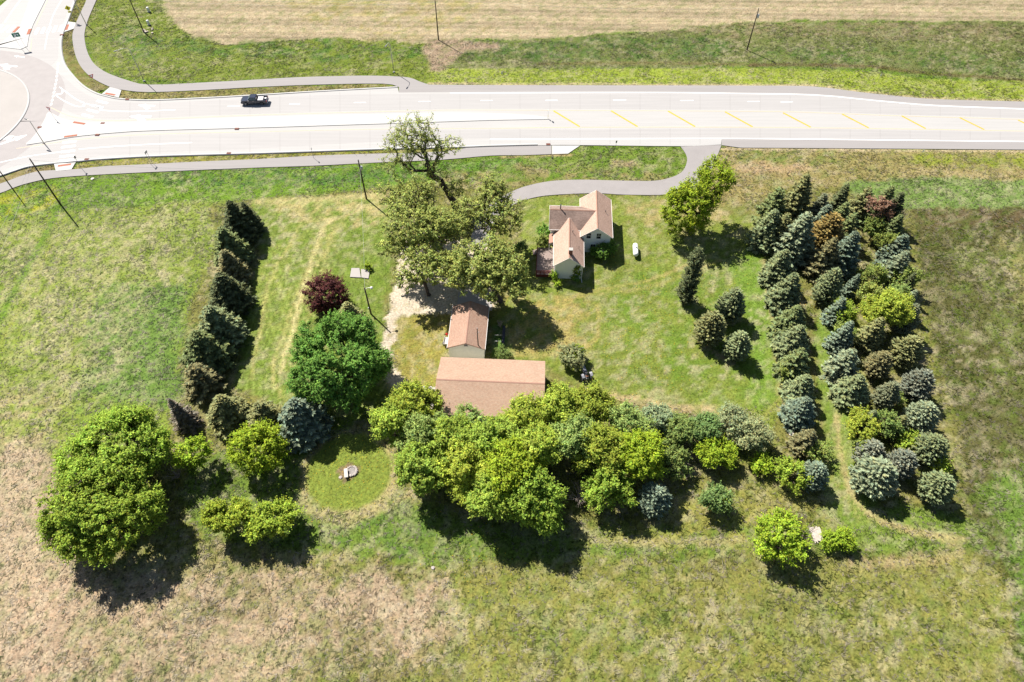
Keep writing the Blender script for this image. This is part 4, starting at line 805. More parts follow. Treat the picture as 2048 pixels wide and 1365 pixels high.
def broadleaf(px, py, h, r, colour, label, cat='tree', group=None, seed=None, base=None, name='broadleaf_tree', rz=None, dens=1.0, size=.42, clump=None, nleaf=None, lobes=None, trunk=None, inner=.5, low=-.75, zc=None, lump=.22, gsd=.16, bend=.12, dome=False):
    """px, py: where the photo shows the middle of the crown"""
    seed = seed if seed is not None else int(px * 7 + py); rng = np.random.default_rng(seed)
    rz = rz or min(r * .95, h * .46); zc = zc if zc is not None else h - rz
    X, Y = gp(px, py, zc)
    bx, by = base if base else (X, Y)
    rc = .72 * (clump or max(.45, min(1.25, r * .24))); size = size * .86; area = 4 * math.pi * ((2 * (r * rz) ** 1.6 + r ** 3.2) / 3) ** (1 / 1.6)
    nc = int(max(8, dens * area / (math.pi * rc * rc) * 1.15)); nl = nleaf or int(max(12, 2.0 * math.pi * rc * rc / (size * size * .5) * .9))
    if dome:
        lobes = [(X - bx, Y - by, zc, r * .93, rz * .95, .72)]
        for q in range(13):
            a_ = 2.4 * q + .8 * rng.random(); el = -.35 + 1.25 * ((q + .5) / 13) + .15 * rng.normal(); s_ = .24 + .12 * rng.random(); f_ = .70 + .10 * rng.random(); d = np.array([math.cos(a_) * math.cos(el), math.sin(a_) * math.cos(el), math.sin(el)])
            lobes.append((X - bx + d[0] * r * f_, Y - by + d[1] * r * f_, max(.8, zc + d[2] * rz * f_), r * s_, rz * s_ * 1.2, s_ * s_ * .8))
    elif lobes is None and r >= 2.8 and lump > .12:
        K_ = int(4 + 1.1 * r); lobes = [(X - bx, Y - by, zc, r * .72, rz * .72, .35)]
        for q in range(K_):
            d = rnd_dirs(1, rng)[0]; d[2] = abs(d[2]) * 1.1 - .25; a_ = 6.283 * (q + .5 * rng.random()) / K_
            d = unit(np.array([math.cos(a_), math.sin(a_), d[2] * 1.3])); s_ = .34 + .2 * rng.random(); f_ = 1.04 - s_ + .10 * rng.random()
            if q % 3 == 2: d = unit(d * [.45, .45, 0] + [0, 0, .9])
            lobes.append((X - bx + d[0] * r * f_, Y - by + d[1] * r * f_, max(zc + d[2] * rz * f_, rz * s_ * .8), r * s_, rz * s_ * 1.05, s_ * s_ * 1.15))
    C = envelope(nc, (X - bx, Y - by, zc), r - rc * .45, rz - rc * .35, rng, inner, low, lump) if lobes is None else np.concatenate([envelope(max(5, int(nc * w)), (lx, ly, lz), lr - rc * .4, lrz - rc * .35, rng, inner, low, lump) for lx, ly, lz, lr, lrz, w in lobes])
    C[:, 2] = np.maximum(C[:, 2], rc * .55 + .05)
    ctr = np.array([X - bx, Y - by, zc * .8])
    root = empty(name, (bx, by, -.06), 0, label, cat, group)
    fork = np.array([(X - bx) * .35, (Y - by) * .35, max(.5, zc - rz * .75)])
    nodes, par = limb_tree(C, (0, 0, -.15), fork, rng, bend)
    link('trunk', limbs_mesh('trunk', nodes, par, trunk or max(.06, .022 * h + .012 * r), .022 + .004 * r, M_BARK, 3 if r < 5 else 4), root)
    rr_ = rc * (.55 + .75 * rng.random(len(C))); V, F, c = crown(C, ctr, rr_, int(nl * .8), size, rng, gsd=gsd + .06)
    V[:, 2] = np.maximum(V[:, 2], .03)
    o = link('crown', np_mesh('crown', V, F, M_LEAF, c), root); kv = 1 + .07 * rng.normal(); hv = float(np.clip(.05 * rng.normal(), -.08, .08)); L_ = LEAF[colour]; o.color = (L_[0] * kv * (1 + hv), L_[1] * kv, L_[2] * kv * (1 - hv), 1)
    return root
# ---- conifers: needle sprays on whorls of boughs; a few meshes shared by many trees
def spruce_mesh(kind, seed):
    rng = np.random.default_rng(seed); P = []; Tn = []; N = []; L = []; Wd = []; tipness = []
    H = 1.0
    if kind == 'old': nlev, nb, prof, slope, dn = 21, 11, (lambda t: (1 - t) ** .8 * (.82 + .18 * min(1, t * 6))), -.16, 9
    elif kind == 'open': nlev, nb, prof, slope, dn = 14, 8, (lambda t: (1 - t) ** .75 * (.8 + .2 * min(1, t * 6))), -.12, 10
    elif kind == 'egg': nlev, nb, prof, slope, dn = 24, 15, (lambda t: (1 - t) ** .58 * min(1.08, .84 + t * 1.0)), .30, 7
    elif kind == 'column': nlev, nb, prof, slope, dn = 30, 9, (lambda t: (.55 + .45 * (1 - t)) * min(1, (1.03 - t) * 5)), .1, 5
    elif kind == 'dead': nlev, nb, prof, slope, dn = 24, 9, (lambda t: (1 - t) ** .9), -.1, 5
    for i in range(nlev):
        t = .03 + .97 * (i + .3 * rng.random()) / nlev; R = max(.03, prof(min(t, 1.0))); a0 = rng.random() * 6.28
        m = max(4, int(nb * (.45 + .55 * (R / .8)) + .5)); 
        for b in range(m):
            az = a0 + 2 * math.pi * (b + .6 * rng.random()) / m; Rb = R * (.78 + .36 * rng.random()); d = np.array([math.cos(az), math.sin(az), 0]); side = np.array([-d[1], d[0], 0])
            s = slope * (1 - .7 * t) + .08 * rng.normal(); k = max(3, int(1.55 * dn * Rb + 3))
            for j in range(k):
                f = (j + .5 + .3 * (rng.random() - .5)) / k; f = .22 + .78 * f; rad = Rb * f
                z = t + s * rad * .6 + .10 * (f ** 3) * (1 if kind in ('old', 'open') else .5) * Rb
                c0 = d * rad; c0[2] = z
                ll = (.30 * Rb * (1.15 - f) + .13) * (.8 + .4 * rng.random()) * (.72 if kind == 'egg' else 1)
                for sg in (-1, 1):
                    tv = unit((d * (.75 + .3 * rng.random()) + side * sg * (.75 + .3 * rng.random())) + np.array([0, 0, -.12 + .25 * rng.random() + (s * .4)]))
                    nv = unit(np.array([0, 0, 1.0]) + .5 * d + rng.normal(size=3) * .38); P.append(c0 + tv * ll * .4); Tn.append(tv); N.append(nv); L.append(ll); Wd.append(ll * .30 + .022); tipness.append(f)
            tv = unit(d + np.array([0, 0, s * .5 + .1])); c0 = d * Rb * .96; c0[2] = t + s * Rb * .6 + .06 * Rb
            P.append(c0); Tn.append(tv); N.append(unit(np.array([0, 0, 1.0]) + rng.normal(size=3) * .3)); L.append(.24 * (.7 + .5 * rng.random())); Wd.append(.10); tipness.append(1.1)
    for q in range(10):
        a = q * 2.4; tv = unit(np.array([math.cos(a) * .5, math.sin(a) * .5, 1])); P.append(np.array([0, 0, .96]) + tv * .04); Tn.append(tv); N.append(unit(np.array([math.cos(a), math.sin(a), .3]))); L.append(.10); Wd.append(.035); tipness.append(1)
    return [np.array(q) for q in (P, Tn, N, L, Wd, tipness)]
SPR_CACHE = {}
NEEDLE = {'dark': (.110, .128, .058), 'green': (.165, .20, .078), 'olive': (.225, .23, .095), 'brown': (.205, .192, .09), 'rust': (.235, .175, .06), 'blue': (.17, .215, .145), 'pale': (.225, .262, .155), 'grey': (.19, .205, .118), 'mauve': (.195, .21, .15), 'dead': (.22, .19, .145), 'sage': (.20, .235, .112)}
def spruce(ax, ay, h, r, kind, colour, label, group=None, rz=None, name=None, tilt=None):
    """ax, ay: where the photo shows the tip"""
    h = h * (1.12 if kind == 'egg' else 1.0); X, Y = gp(ax, ay + 2, h)
    var = int(ax * 3 + ay * 5) % (4 if kind in ('old', 'egg') else 3); q = (kind, var, round(h / r * 2) / 2)
    rngv = np.random.default_rng(int(ax * 13 + ay))
    if q not in SPR_CACHE:
        P, Tn, N, L, Wd, tp = spruce_mesh(kind, 900 + var * 17 + len(kind)); asp = q[2]
        # unit radius; height = aspect
        P = P * [1, 1, asp]; rng = np.random.default_rng(5 + var)
        V, F = diamonds(P, Tn, N, L * 1.0, Wd, .18); n = len(P)
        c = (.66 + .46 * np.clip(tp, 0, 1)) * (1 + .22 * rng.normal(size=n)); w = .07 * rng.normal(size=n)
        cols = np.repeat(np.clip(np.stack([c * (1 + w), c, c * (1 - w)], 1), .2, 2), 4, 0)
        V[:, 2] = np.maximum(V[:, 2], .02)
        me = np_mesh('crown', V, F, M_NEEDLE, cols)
        mb = MB(); mb.tube([(0, 0, -.08), (0, 0, asp * .5), (0, 0, asp * .97)], [.055, .035, .008], 6); tm = mb.build('trunk', M_BARK); tme = tm.data; bpy.data.objects.remove(tm)
        SPR_CACHE[q] = (me, tme, asp)
    me, tme, asp = SPR_CACHE[q]
    nm = name or {'egg': 'young_spruce', 'column': 'columnar_juniper', 'dead': 'dead_spruce'}.get(kind, 'spruce_tree')
    root = empty(nm, (X, Y, -.05), rngv.random() * 6.28, label, 'tree', group); root.scale = (r, r, (h + .05) / asp)
    if tilt: root.rotation_euler = (tilt[0], tilt[1], 0)
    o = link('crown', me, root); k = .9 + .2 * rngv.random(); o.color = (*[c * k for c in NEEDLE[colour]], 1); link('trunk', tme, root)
    return root
W1 = 'spruces in the windbreak on the left'
for a in [
 (484, 402, 7.0, 2.3, 'old', 'dark', 'small dark spruce tucked right behind the farthest tree of the left windbreak'),
 (457, 400, 9.0, 3.3, 'old', 'dark', 'dark green spruce at the far end of the left windbreak'),
 (441, 454, 8.0, 3.6, 'old', 'green', 'olive-tipped green spruce, second from the road in the left windbreak'),
 (446, 499, 7.0, 3.0, 'old', 'brown', 'brownish thin-needled spruce, third from the road in the left windbreak'),
 (437, 545, 8.2, 3.9, 'old', 'dark', 'dark bluish spruce, fourth from the road in the left windbreak'),
 (415, 612, 8.2, 4.0, 'old', 'sage', 'wide grey-green spruce, fifth from the road in the left windbreak'),
 (389, 663, 7.8, 4.2, 'old', 'green', 'broad dark spruce overlapping the olive one near the end of left windbreak'),
 (384, 728, 6.6, 3.3, 'open', 'brown', 'olive-brown sparse spruce at the near end of the left windbreak'),
 (436, 792, 7.0, 3.4, 'old', 'olive', 'yellowish olive spruce behind the round bright maple, left of it'),
 (516, 805, 6.2, 3.2, 'old', 'olive', 'dull olive spruce between the yellowish spruce and the blue spruce'),
 (585, 799, 8.2, 4.2, 'old', 'blue', 'blue spruce beside the big dark green shade tree'),
 (692, 604, 6.6, 2.9, 'old', 'olive', 'small olive spruce squeezed behind the big shade tree below purple tree')]:
    a = list(a); a[3] *= 1.08; spruce(*a, group=W1)
spruce(341, 795, 7.2, 2.1, 'dead', 'dead', 'dead grey-brown leaning spruce at the near end of left windbreak', group=None, tilt=(0.0, -.05))
W2 = 'spruces in the right plantation'
for a in [
 (1563, 373, 8.6, 3.2, 'open', 'green', 'dark spruce at the far left corner of the right plantation'),
 (1617, 346, 11.0, 3.3, 'old', 'olive', 'tallest spruce with rusty cones at the far edge of right plantation'),
 (1553, 418, 8.6, 3.3, 'old', 'sage', 'grey-green spruce below the far left corner tree of right plantation'),
 (1577, 424, 8.6, 3.0, 'open', 'olive', 'olive spruce pressed against the grey-green one on plantation left edge'),
 (1652, 385, 8.0, 2.5, 'old', 'grey', 'grey spruce just right of the tallest spruce'),
 (1697, 365, 9.4, 2.4, 'old', 'dark', 'slim dark pointed spruce at the far edge, centre of right plantation'),
 (1660, 408, 7.6, 2.7, 'old', 'blue', 'blue-grey spruce behind the rusty brown spruce'),
 (1619, 423, 11.0, 3.9, 'old', 'pale', 'large pale blue-grey spruce in the upper left of right plantation'),
 (1673, 427, 8.0, 3.0, 'egg', 'rust', 'rusty brown dying spruce in the middle of the right plantation'),
 (1696, 402, 8.0, 2.4, 'old', 'green', 'green spruce between the slim dark spruce and the rusty one'),
 (1713, 424, 7.6, 2.6, 'open', 'green', 'open green spruce left of the reddish bare tree'),
 (1714, 461, 9.6, 3.1, 'old', 'blue', 'blue-green spruce below the open green one, right of brown spruce'),
 (1672, 474, 9.0, 3.1, 'old', 'brown', 'tan-brown ragged spruce in front of the rusty spruce'),
 (1741, 372, 7.6, 2.8, 'open', 'olive', 'olive-grey thin spruce behind the reddish bare tree'),
 (1786, 370, 9.8, 2.8, 'old', 'green', 'tall dark green spruce at the far right corner of plantation'),
 (1806, 383, 8.2, 2.6, 'old', 'dark', 'dark spruce outermost at the far right corner of plantation'),
 (1804, 427, 7.4, 2.3, 'old', 'green', 'green spruce on the right edge, just below the two dark corner spruces'),
 (1813, 468, 7.0, 2.9, 'old', 'blue', 'bluish spruce on the right edge above the pale drooping one'),
 (1815, 499, 8.0, 3.5, 'open', 'pale', 'pale green spruce with drooping tiers on the plantation right edge'),
 (1832, 543, 6.4, 1.9, 'old', 'dark', 'narrow dark spruce on plantation right edge beside yellow-green shrub'),
 (1676, 536, 7.4, 2.8, 'egg', 'sage', 'dense dark blue-grey spruce alone in the grass gap of plantation'),
 (1719, 546, 5.6, 1.9, 'old', 'blue', 'small blue spruce beside the yellow-green shrub in mid plantation'),
 (1689, 594, 6.0, 2.5, 'old', 'blue', 'blue spruce just above the yellow-green bush on the grass lane'),
 (1834, 578, 6.2, 2.2, 'old', 'pale', 'pale spruce on the right edge above the round grey one'),
 (1833, 608, 6.2, 2.5, 'egg', 'grey', 'grey rounded spruce right of the large yellow-green tree'),
 (1705, 641, 7.2, 2.8, 'old', 'blue', 'blue-green pointed spruce left of the large yellow-green tree'),
 (1766, 634, 7.0, 3.2, 'old', 'olive', 'olive spruce in front of the large yellow-green tree'),
 (1833, 674, 5.6, 3.2, 'egg', 'olive', 'round olive spruce on the right edge, above the grey dome spruce'),
 (1708, 697, 7.0, 3.8, 'open', 'pale', 'pale spruce with long star-like tiers in mid plantation'),
 (1774, 704, 5.2, 2.6, 'egg', 'brown', 'tan rounded spruce between the star-like spruce and the olive one'),
 (1724, 750, 6.2, 3.8, 'old', 'sage', 'broad grey-green spruce below the star-like pale spruce'),
 (1792, 765, 5.2, 2.3, 'egg', 'grey', 'small grey spruce left of the grey dome spruce'),
 (1857, 742, 5.6, 3.0, 'egg', 'mauve', 'grey-mauve dome spruce on the right edge of plantation'),
 (1752, 819, 5.0, 2.0, 'old', 'sage', 'small sage spruce rising behind the yellow-green round tree'),
 (1812, 830, 5.0, 2.2, 'old', 'olive', 'small olive spruce above a bright shrub, centre right of plantation'),
 (1864, 808, 5.2, 3.0, 'egg', 'pale', 'pale blue dome spruce below the grey-mauve dome'),
 (1880, 874, 5.0, 3.1, 'egg', 'sage', 'sage dome spruce with a bright shrub at its foot, right edge'),
 (1757, 886, 4.6, 2.7, 'egg', 'mauve', 'brown-topped grey spruce behind the biggest pale dome'),
 (1822, 905, 4.9, 2.7, 'egg', 'mauve', 'silvery grey spruce right behind the biggest pale dome'),
 (1772, 926, 6.0, 3.9, 'egg', 'pale', 'biggest pale dome spruce at the near end of plantation'),
 (1896, 952, 5.0, 3.0, 'egg', 'sage', 'pale green dome spruce at the near right corner of plantation'),
 (1574, 498, 8.0, 3.6, 'old', 'sage', 'grey-green spruce starting the single row on the plantation left'),
 (1592, 545, 8.2, 3.6, 'old', 'sage', 'second tall spruce down the single row on the plantation left'),
 (1598, 611, 7.2, 3.5, 'old', 'green', 'third spruce down the single row on the plantation left'),
 (1604, 650, 7.0, 3.5, 'old', 'sage', 'fourth spruce down the single row on the plantation left'),
 (1607, 696, 7.0, 3.3, 'open', 'green', 'fifth spruce down the single row with a bright shrub at its left'),
 (1617, 749, 6.2, 3.2, 'old', 'sage', 'sixth spruce down the single row on the plantation left'),
 (1616, 795, 6.0, 3.2, 'old', 'blue', 'bluish spruce, seventh down the single row on plantation left'),
 (1626, 859, 5.6, 2.6, 'open', 'brown', 'thin-topped olive spruce near the end of the single row'),
 (1641, 929, 4.8, 2.4, 'egg', 'blue', 'small blue dome spruce ending the single row beside yellow-green bush')]:
    a = list(a); a[3] *= (.9 if a[0] < 1650 else .82) if a[1] > 480 else 1.08; spruce(*a, group=W2)
for a in [
 (1475, 577, 6.4, 2.5, 'egg', 'sage', 'rear egg-shaped spruce of the three on the lawn'),
 (1432, 624, 6.4, 2.7, 'egg', 'olive', 'left olive egg-shaped spruce of the three on the lawn'),
 (1487, 664, 5.6, 2.25, 'egg', 'sage', 'front smallest egg-shaped spruce of the three on the lawn')]: spruce(*a, group='three young spruces on the lawn')
spruce(1400, 493, 13.0, 1.8, 'column', 'dark', 'tall narrow dark juniper column standing on the lawn')
spruce(1317, 978, 4.6, 2.4, 'egg', 'blue', 'lone small blue spruce in front of the shrub belt')
# ---- broadleaf trees
g1 = gp(672, 735, 0)
B = broadleaf
B(676, 722, 11.8, 7.7, 'deep', 'big dark green shade tree beside the gravel track', low=-.95, rz=5.6, dome=True, lump=.2, inner=.74, dens=1.3, name='shade_tree', size=.37, gsd=.2, clump=.8)
B(232, 902, 10.6, 6.9, 'maple', 'rear yellowish-green half of the huge pair of trees at left', low=-.9, rz=5.0, dome=True, lump=.2, inner=.74, dens=1.3, name='shade_tree', size=.37, clump=.8)
B(204, 1018, 10.4, 7.3, 'maple', 'front deeper green half of the huge pair of trees at left', low=-.95, rz=5.0, dome=True, lump=.2, inner=.74, dens=1.3, name='shade_tree', size=.37, clump=.8)
B(652, 588, 6.8, 3.9, 'purple', 'round purple-leaved tree on the left lawn', low=-.95, lump=.1, rz=3.3, name='purple_tree', size=.34, clump=.7, dens=1.2)
B(384, 905, 6.2, 2.5, 'lime', 'small bright green tree between the huge pair and the round maple', size=.36, clump=.7)
B(516, 896, 7.4, 4.0, 'lime', 'perfectly round bright maple in front of the blue spruce', name='maple_tree', size=.36, clump=.75, lump=.08, dens=1.3)
B(452, 1036, 5.6, 3.0, 'yellow', 'left of the two yellow-green bushy trees near the mown circle', size=.36, clump=.65)
B(540, 1040, 5.6, 3.4, 'yellow', 'right of the two yellow-green bushy trees near the mown circle', size=.36, clump=.7)
B(1562, 1074, 6.4, 3.6, 'lime', 'bright maple standing alone beside the lumber pile', name='maple_tree', size=.38, clump=.75, lump=.1)
OX, OY = gp(1376, 464)
B(1390, 395, 13.0, 4.6, 'lime', 'tall two-lobed yellow-green tree by the driveway mouth', name='maple_tree', base=(OX, OY), size=.42, clump=.85,
  lobes=[(-1.2, -.5, 5.8, 4.6, 4.8, 1.1), (3.6, 4.0, 10.0, 3.8, 3.4, .55), (.8, 1.0, 8.6, 4.0, 3.6, .5), (-2.4, 1.0, 7.5, 2.8, 2.6, .25)])
# oaks by the driveway
def oak(basepx, lobes, h, label, shoots=1.0, dens=.62, r=6, size=.40, clump=.62, nleaf=20, trunk=.5, colour='oak', seed=1, bend=.2):
    b = gp(*basepx); L = []
    for (px, py, z, lr, lrz, w) in lobes:
        q = gp(px, py, z); L.append((q[0] - b[0], q[1] - b[1], z, lr, lrz, w))
    ctr = np.mean([l[:3] for l in L], 0)
    rng = np.random.default_rng(seed)
    nc = int(dens * 190); C = np.concatenate([envelope(max(6, int(nc * l[5])), l[:3], l[3], l[4], rng, .35, -.8, .3) for l in L]); C[:, 2] = np.maximum(C[:, 2], 1.2)
    root = empty('oak_tree', (b[0], b[1], -.06), 0, label, 'tree', None)
    fork = np.array([ctr[0] * .5, ctr[1] * .5, max(2.5, ctr[2] * .5)])
    nodes, par = limb_tree(C, (0, 0, -.15), fork, rng, bend)
    link('trunk', limbs_mesh('trunk', nodes, par, trunk, .032 if shoots < 1 else .042, M_BARK, 5), root)
    V, F, c = crown(C, np.array([ctr[0], ctr[1], ctr[2] * .7]), clump * (.75 + .6 * rng.random(len(C))), nleaf, size, rng, flat=.7, gsd=.24, shoots=shoots)
    o = link('crown', np_mesh('crown', V, F, M_LEAF, c), root); o.color = (*LEAF[colour], 1)
oak((908, 405), [(825, 265, 15.5, 4.4, 3.6, .6), (800, 290, 13.5, 3.6, 3.0, .4), (855, 290, 13, 4.0, 3.0, .45), (795, 335, 9.5, 3.6, 1.8, .2), (905, 290, 10.5, 2.8, 1.2, .16), (910, 375, 4.5, 2.0, 2.4, .2), (870, 340, 9, 2.2, 2.0, .14)], 18, 'leaning half-bare oak whose crown shows against the road', dens=1.9, clump=.5, nleaf=9, size=.30, trunk=.62, seed=11, shoots=.5)
oak((893, 512), [(800, 395, 8.5, 4.2, 2.8, .45), (838, 392, 10, 3.8, 3.0, .5), (820, 440, 10, 5.0, 3.2, .7), (870, 450, 10, 4.0, 3.0, .5), (790, 490, 7, 3.0, 1.8, .2), (840, 500, 7.5, 3.8, 2.6, .4), (912, 462, 8, 3.2, 2.2, .3)], 13, 'wide oak spreading over the gravel yard entrance', dens=2.4, clump=.45, nleaf=14, seed=12, size=.33)
oak((984, 492), [(985, 400, 10, 3.6, 3.0, .5), (945, 430, 9, 3.6, 2.6, .4), (1015, 430, 9, 3.4, 2.4, .4), (985, 375, 11.5, 2.6, 2.0, .25), (1000, 455, 6.5, 2.4, 1.4, .12)], 13, 'open oak standing between the driveway bend and the house', dens=2.0, clump=.42, nleaf=14, seed=13, size=.32)
oak((1000, 602), [(990, 510, 9, 3.6, 2.8, .5), (950, 530, 9, 4.0, 2.8, .55), (1015, 540, 9, 3.2, 2.6, .4), (920, 550, 7, 3.0, 2.0, .3), (980, 560, 7.5, 3.4, 2.2, .35), (900, 525, 7.5, 3.0, 2.0, .3), (1030, 565, 7.5, 2.6, 2.0, .25)], 12, 'dense oak in front of the garage pad', dens=2.2, clump=.5, nleaf=25, seed=14, size=.33)
oak((858, 590), [(840, 530, 8, 3.2, 2.4, .5), (815, 555, 6.5, 2.4, 1.8, .3), (870, 545, 7.5, 2.6, 2.0, .35)], 10, 'smaller oak at the left edge of the gravel yard', dens=1.2, clump=.45, nleaf=14, seed=15, size=.33, trunk=.3)
# the grove in front of the barn
GRV = 'trees of the grove in front of the barn'
for px, py, h, r, c, lb in [
 (830, 814, 8.5, 3.9, 'grove', 'yellow-green tree at the barn left corner, farthest left in the grove'),
 (790, 850, 8.0, 3.6, 'grove', 'leftmost low tree of the grove beside the mown circle'),
 (852, 878, 8.5, 3.8, 'ash', 'tree with bare twigs in the left middle of the grove'),
 (938, 842, 6.8, 2.4, 'ash', 'slender pale tree just in front of the middle of the barn'),
 (900, 880, 8.8, 3.6, 'grove', 'tree in the grove centre left, below the slender pale tree'),
 (1045, 838, 8.0, 3.3, 'grove', 'tree in front of the right end of the barn roof'),
 (985, 888, 9.2, 3.9, 'grove', 'large tree in the grove centre behind the front one'),
 (845, 938, 8.5, 3.8, 'grove', 'tree at the lower left corner of the grove'),
 (930, 945, 9.5, 4.3, 'grove', 'broad tree in the front left of the grove'),
 (1022, 945, 10.5, 4.6, 'lime', 'brightest tree in the front of the grove'),
 (1075, 900, 9.0, 3.6, 'grove', 'tree on the right flank of the grove beside the dark gap'),
 (975, 1000, 8.5, 3.6, 'grove', 'low tree at the front edge of the grove'),
 (1062, 1005, 9.0, 4.4, 'maple', 'green tree at the front right corner of the grove'),
 (1122, 818, 9.5, 3.8, 'grove', 'tree just right of the barn end wall'),
 (1180, 815, 8.5, 3.4, 'grove', 'tree right of the barn behind the old tractor'),
 (1150, 880, 9.0, 3.6, 'ash', 'tree in the first row right of the dark gap'),
 (1200, 905, 9.0, 3.8, 'grove', 'round-headed tree in the middle of the right grove'),
 (1275, 915, 8.5, 3.8, 'lime', 'bright rounded tree at the front of the right grove'),
 (1215, 975, 7.0, 3.4, 'maple', 'deep green low tree at the foot of the right grove'),
 (1255, 850, 7.5, 3.3, 'ash', 'tree joining the right grove to the shrub belt')]:
    B(px, py, h, r, c, lb, group=GRV, size=.345, clump=.76, dens=1.0, lump=.28, gsd=.2, inner=.62)
SHB = 'shrubs of the belt right of the barn'
for px, py, h, r, c, lb in [
 (1310, 845, 5.0, 3.0, 'silver', 'grey-green shrub at the left of the shrub belt'),
 (1355, 865, 5.0, 3.0, 'shrub', 'dark green shrub in the middle of the shrub belt'),
 (1405, 860, 5.0, 2.8, 'shrub', 'dark shrub behind the yellow-green one in the belt'),
 (1345, 925, 4.0, 2.6, 'shrub', 'low dark shrub beside the bare grey brush'),
 (1430, 905, 4.2, 2.8, 'lime', 'yellow-green shrub at the foot of the shrub belt'),
 (1465, 845, 5.2, 2.6, 'silver', 'silvery shrub, left of the two at the belt right end'),
 (1502, 872, 5.0, 2.9, 'silver', 'silvery shrub at the right end of the shrub belt'),
 (1522, 928, 2.6, 1.7, 'lime', 'small leafy bush at the right tip of the shrub belt'),
 (1433, 1000, 4.2, 2.2, 'shrub', 'lone half yellow shrub in the grass below the belt')]:
    B(px, py, h, r, c, lb, 'shrub', SHB, name='shrub', size=.32, clump=.6, dens=1.1, low=-.6)
B(1440, 1005, 3.0, 1.4, 'yellow', 'bright sprout growing out of the lone shrub below the belt', 'shrub', name='shrub', size=.32, clump=.5)
PLS = 'broadleaf growth in the right plantation'
for px, py, h, r, c, lb in [
 (1775, 622, 8.4, 3.7, 'grove', 'large yellow-green tree in the heart of the plantation'),
 (1757, 418, 8.0, 2.8, 'bronze', 'reddish half-bare tree at the back of the plantation'),
 (1752, 455, 5.0, 2.0, 'dull', 'green sucker growth under the reddish half-bare tree'),
 (1778, 486, 5.4, 2.0, 'dull', 'yellow-green bush left of the bluish right-edge spruce'),
 (1811, 556, 5.2, 2.2, 'dull', 'yellow-green shrub near plantation right edge'),
 (1745, 553, 5.2, 2.4, 'dull', 'bright bush in mid plantation below the blue-green spruces'),
 (1688, 625, 4.6, 2.1, 'yellow', 'bright yellow-green bush bordering the grass lane'),
 (1690, 665, 4.2, 1.8, 'dull', 'green bush at the foot of the blue-green pointed spruce'),
 (1740, 590, 5.0, 2.0, 'ash', 'loose pale bush behind the large yellow-green tree'),
 (1795, 590, 5.0, 2.2, 'ash', 'pale bush right behind the large yellow-green tree'),
 (1728, 853, 5.2, 2.6, 'grove', 'round yellow-green tree in the lower plantation'),
 (1775, 846, 4.8, 1.9, 'dull', 'small yellowish tree right of the round yellow-green one'),
 (1812, 882, 3.0, 1.8, 'yellow', 'bright shrub at the foot of the small olive spruce'),
 (1879, 926, 2.8, 1.5, 'yellow', 'bright shrub at the foot of the sage dome spruce'),
 (1634, 903, 3.2, 1.9, 'dull', 'bright shrub under the thin-topped olive spruce'),
 (1585, 948, 4.6, 2.4, 'yellow', 'yellow-green bush beside the small blue dome spruce'),
 (1722, 895, 3.0, 1.3, 'dull', 'small green sprout left of the brown-topped grey spruce'),
 (1576, 742, 3.4, 1.5, 'dull', 'bright shrub poking out left of the fifth row spruce'),
 (1795, 797, 2.6, 1.0, 'dull', 'tiny bright sprout at the small grey spruce')]:
    kw = dict(dens=.5, nleaf=8) if c == 'bronze' else {}
    B(px, py, h, r, c, lb, 'shrub' if h < 6 else 'tree', PLS, name='shrub' if h < 6 else 'broadleaf_tree', size=.34, clump=.62, lump=.2, **kw)
# loose shrubs
for px, py, h, r, c, lb in [
 (1145, 712, 3.4, 2.3, 'silver', 'grey-green shrub with pale blossom beside the old tractor'),
 (1158, 705, 3.0, 1.0, 'lime', 'bright sprig on the right side of the blossom shrub'),
 (735, 533, 1.2, .75, 'lime', 'small round bush beside the two concrete slabs'),
 (1660, 1082, 2.2, 1.3, 'lime', 'left of two little bushes right of the lumber pile'),
 (1690, 1080, 2.4, 1.5, 'lime', 'right of two little bushes right of the lumber pile'),
 (1088, 462, 2.4, 1.5, 'deep', 'dark bush at the west corner of the house'),
 (1083, 483, 2.6, 1.2, 'ash', 'pale bush growing over the head of the red deck'),
 (1206, 502, 3.0, 1.7, 'deep', 'large dark shrub against the south gable of the house'),
 (1190, 504, 1.8, 1.0, 'deep', 'small dark shrub under the ground floor window'),
 (1222, 497, 2.8, 1.3, 'deep', 'dark shrub at the east corner of the house'),
 (1155, 540, 3.6, .8, 'maple', 'climbing vine on the corner of the south wing'),
 (1150, 556, 1.2, .7, 'deep', 'low dark shrub at the foot of the vine'),
 (1109, 552, 1.6, .7, 'lime', 'bright bush at the deck corner of the south wing'),
 (1113, 566, .9, .8, 'lime', 'low bright weeds before the deck corner bush'),
 (1042, 498, 3.0, 1.4, 'shrub', 'dark bush behind the little well house'),
 (1005, 708, 1.2, 1.3, 'shrub', 'weedy clump between garage and dark frame')]:
    B(px, py, h, r, c, lb, 'shrub', name='shrub', size=.26, clump=.4, zc=h * .55, rz=h * .5, low=-.5)
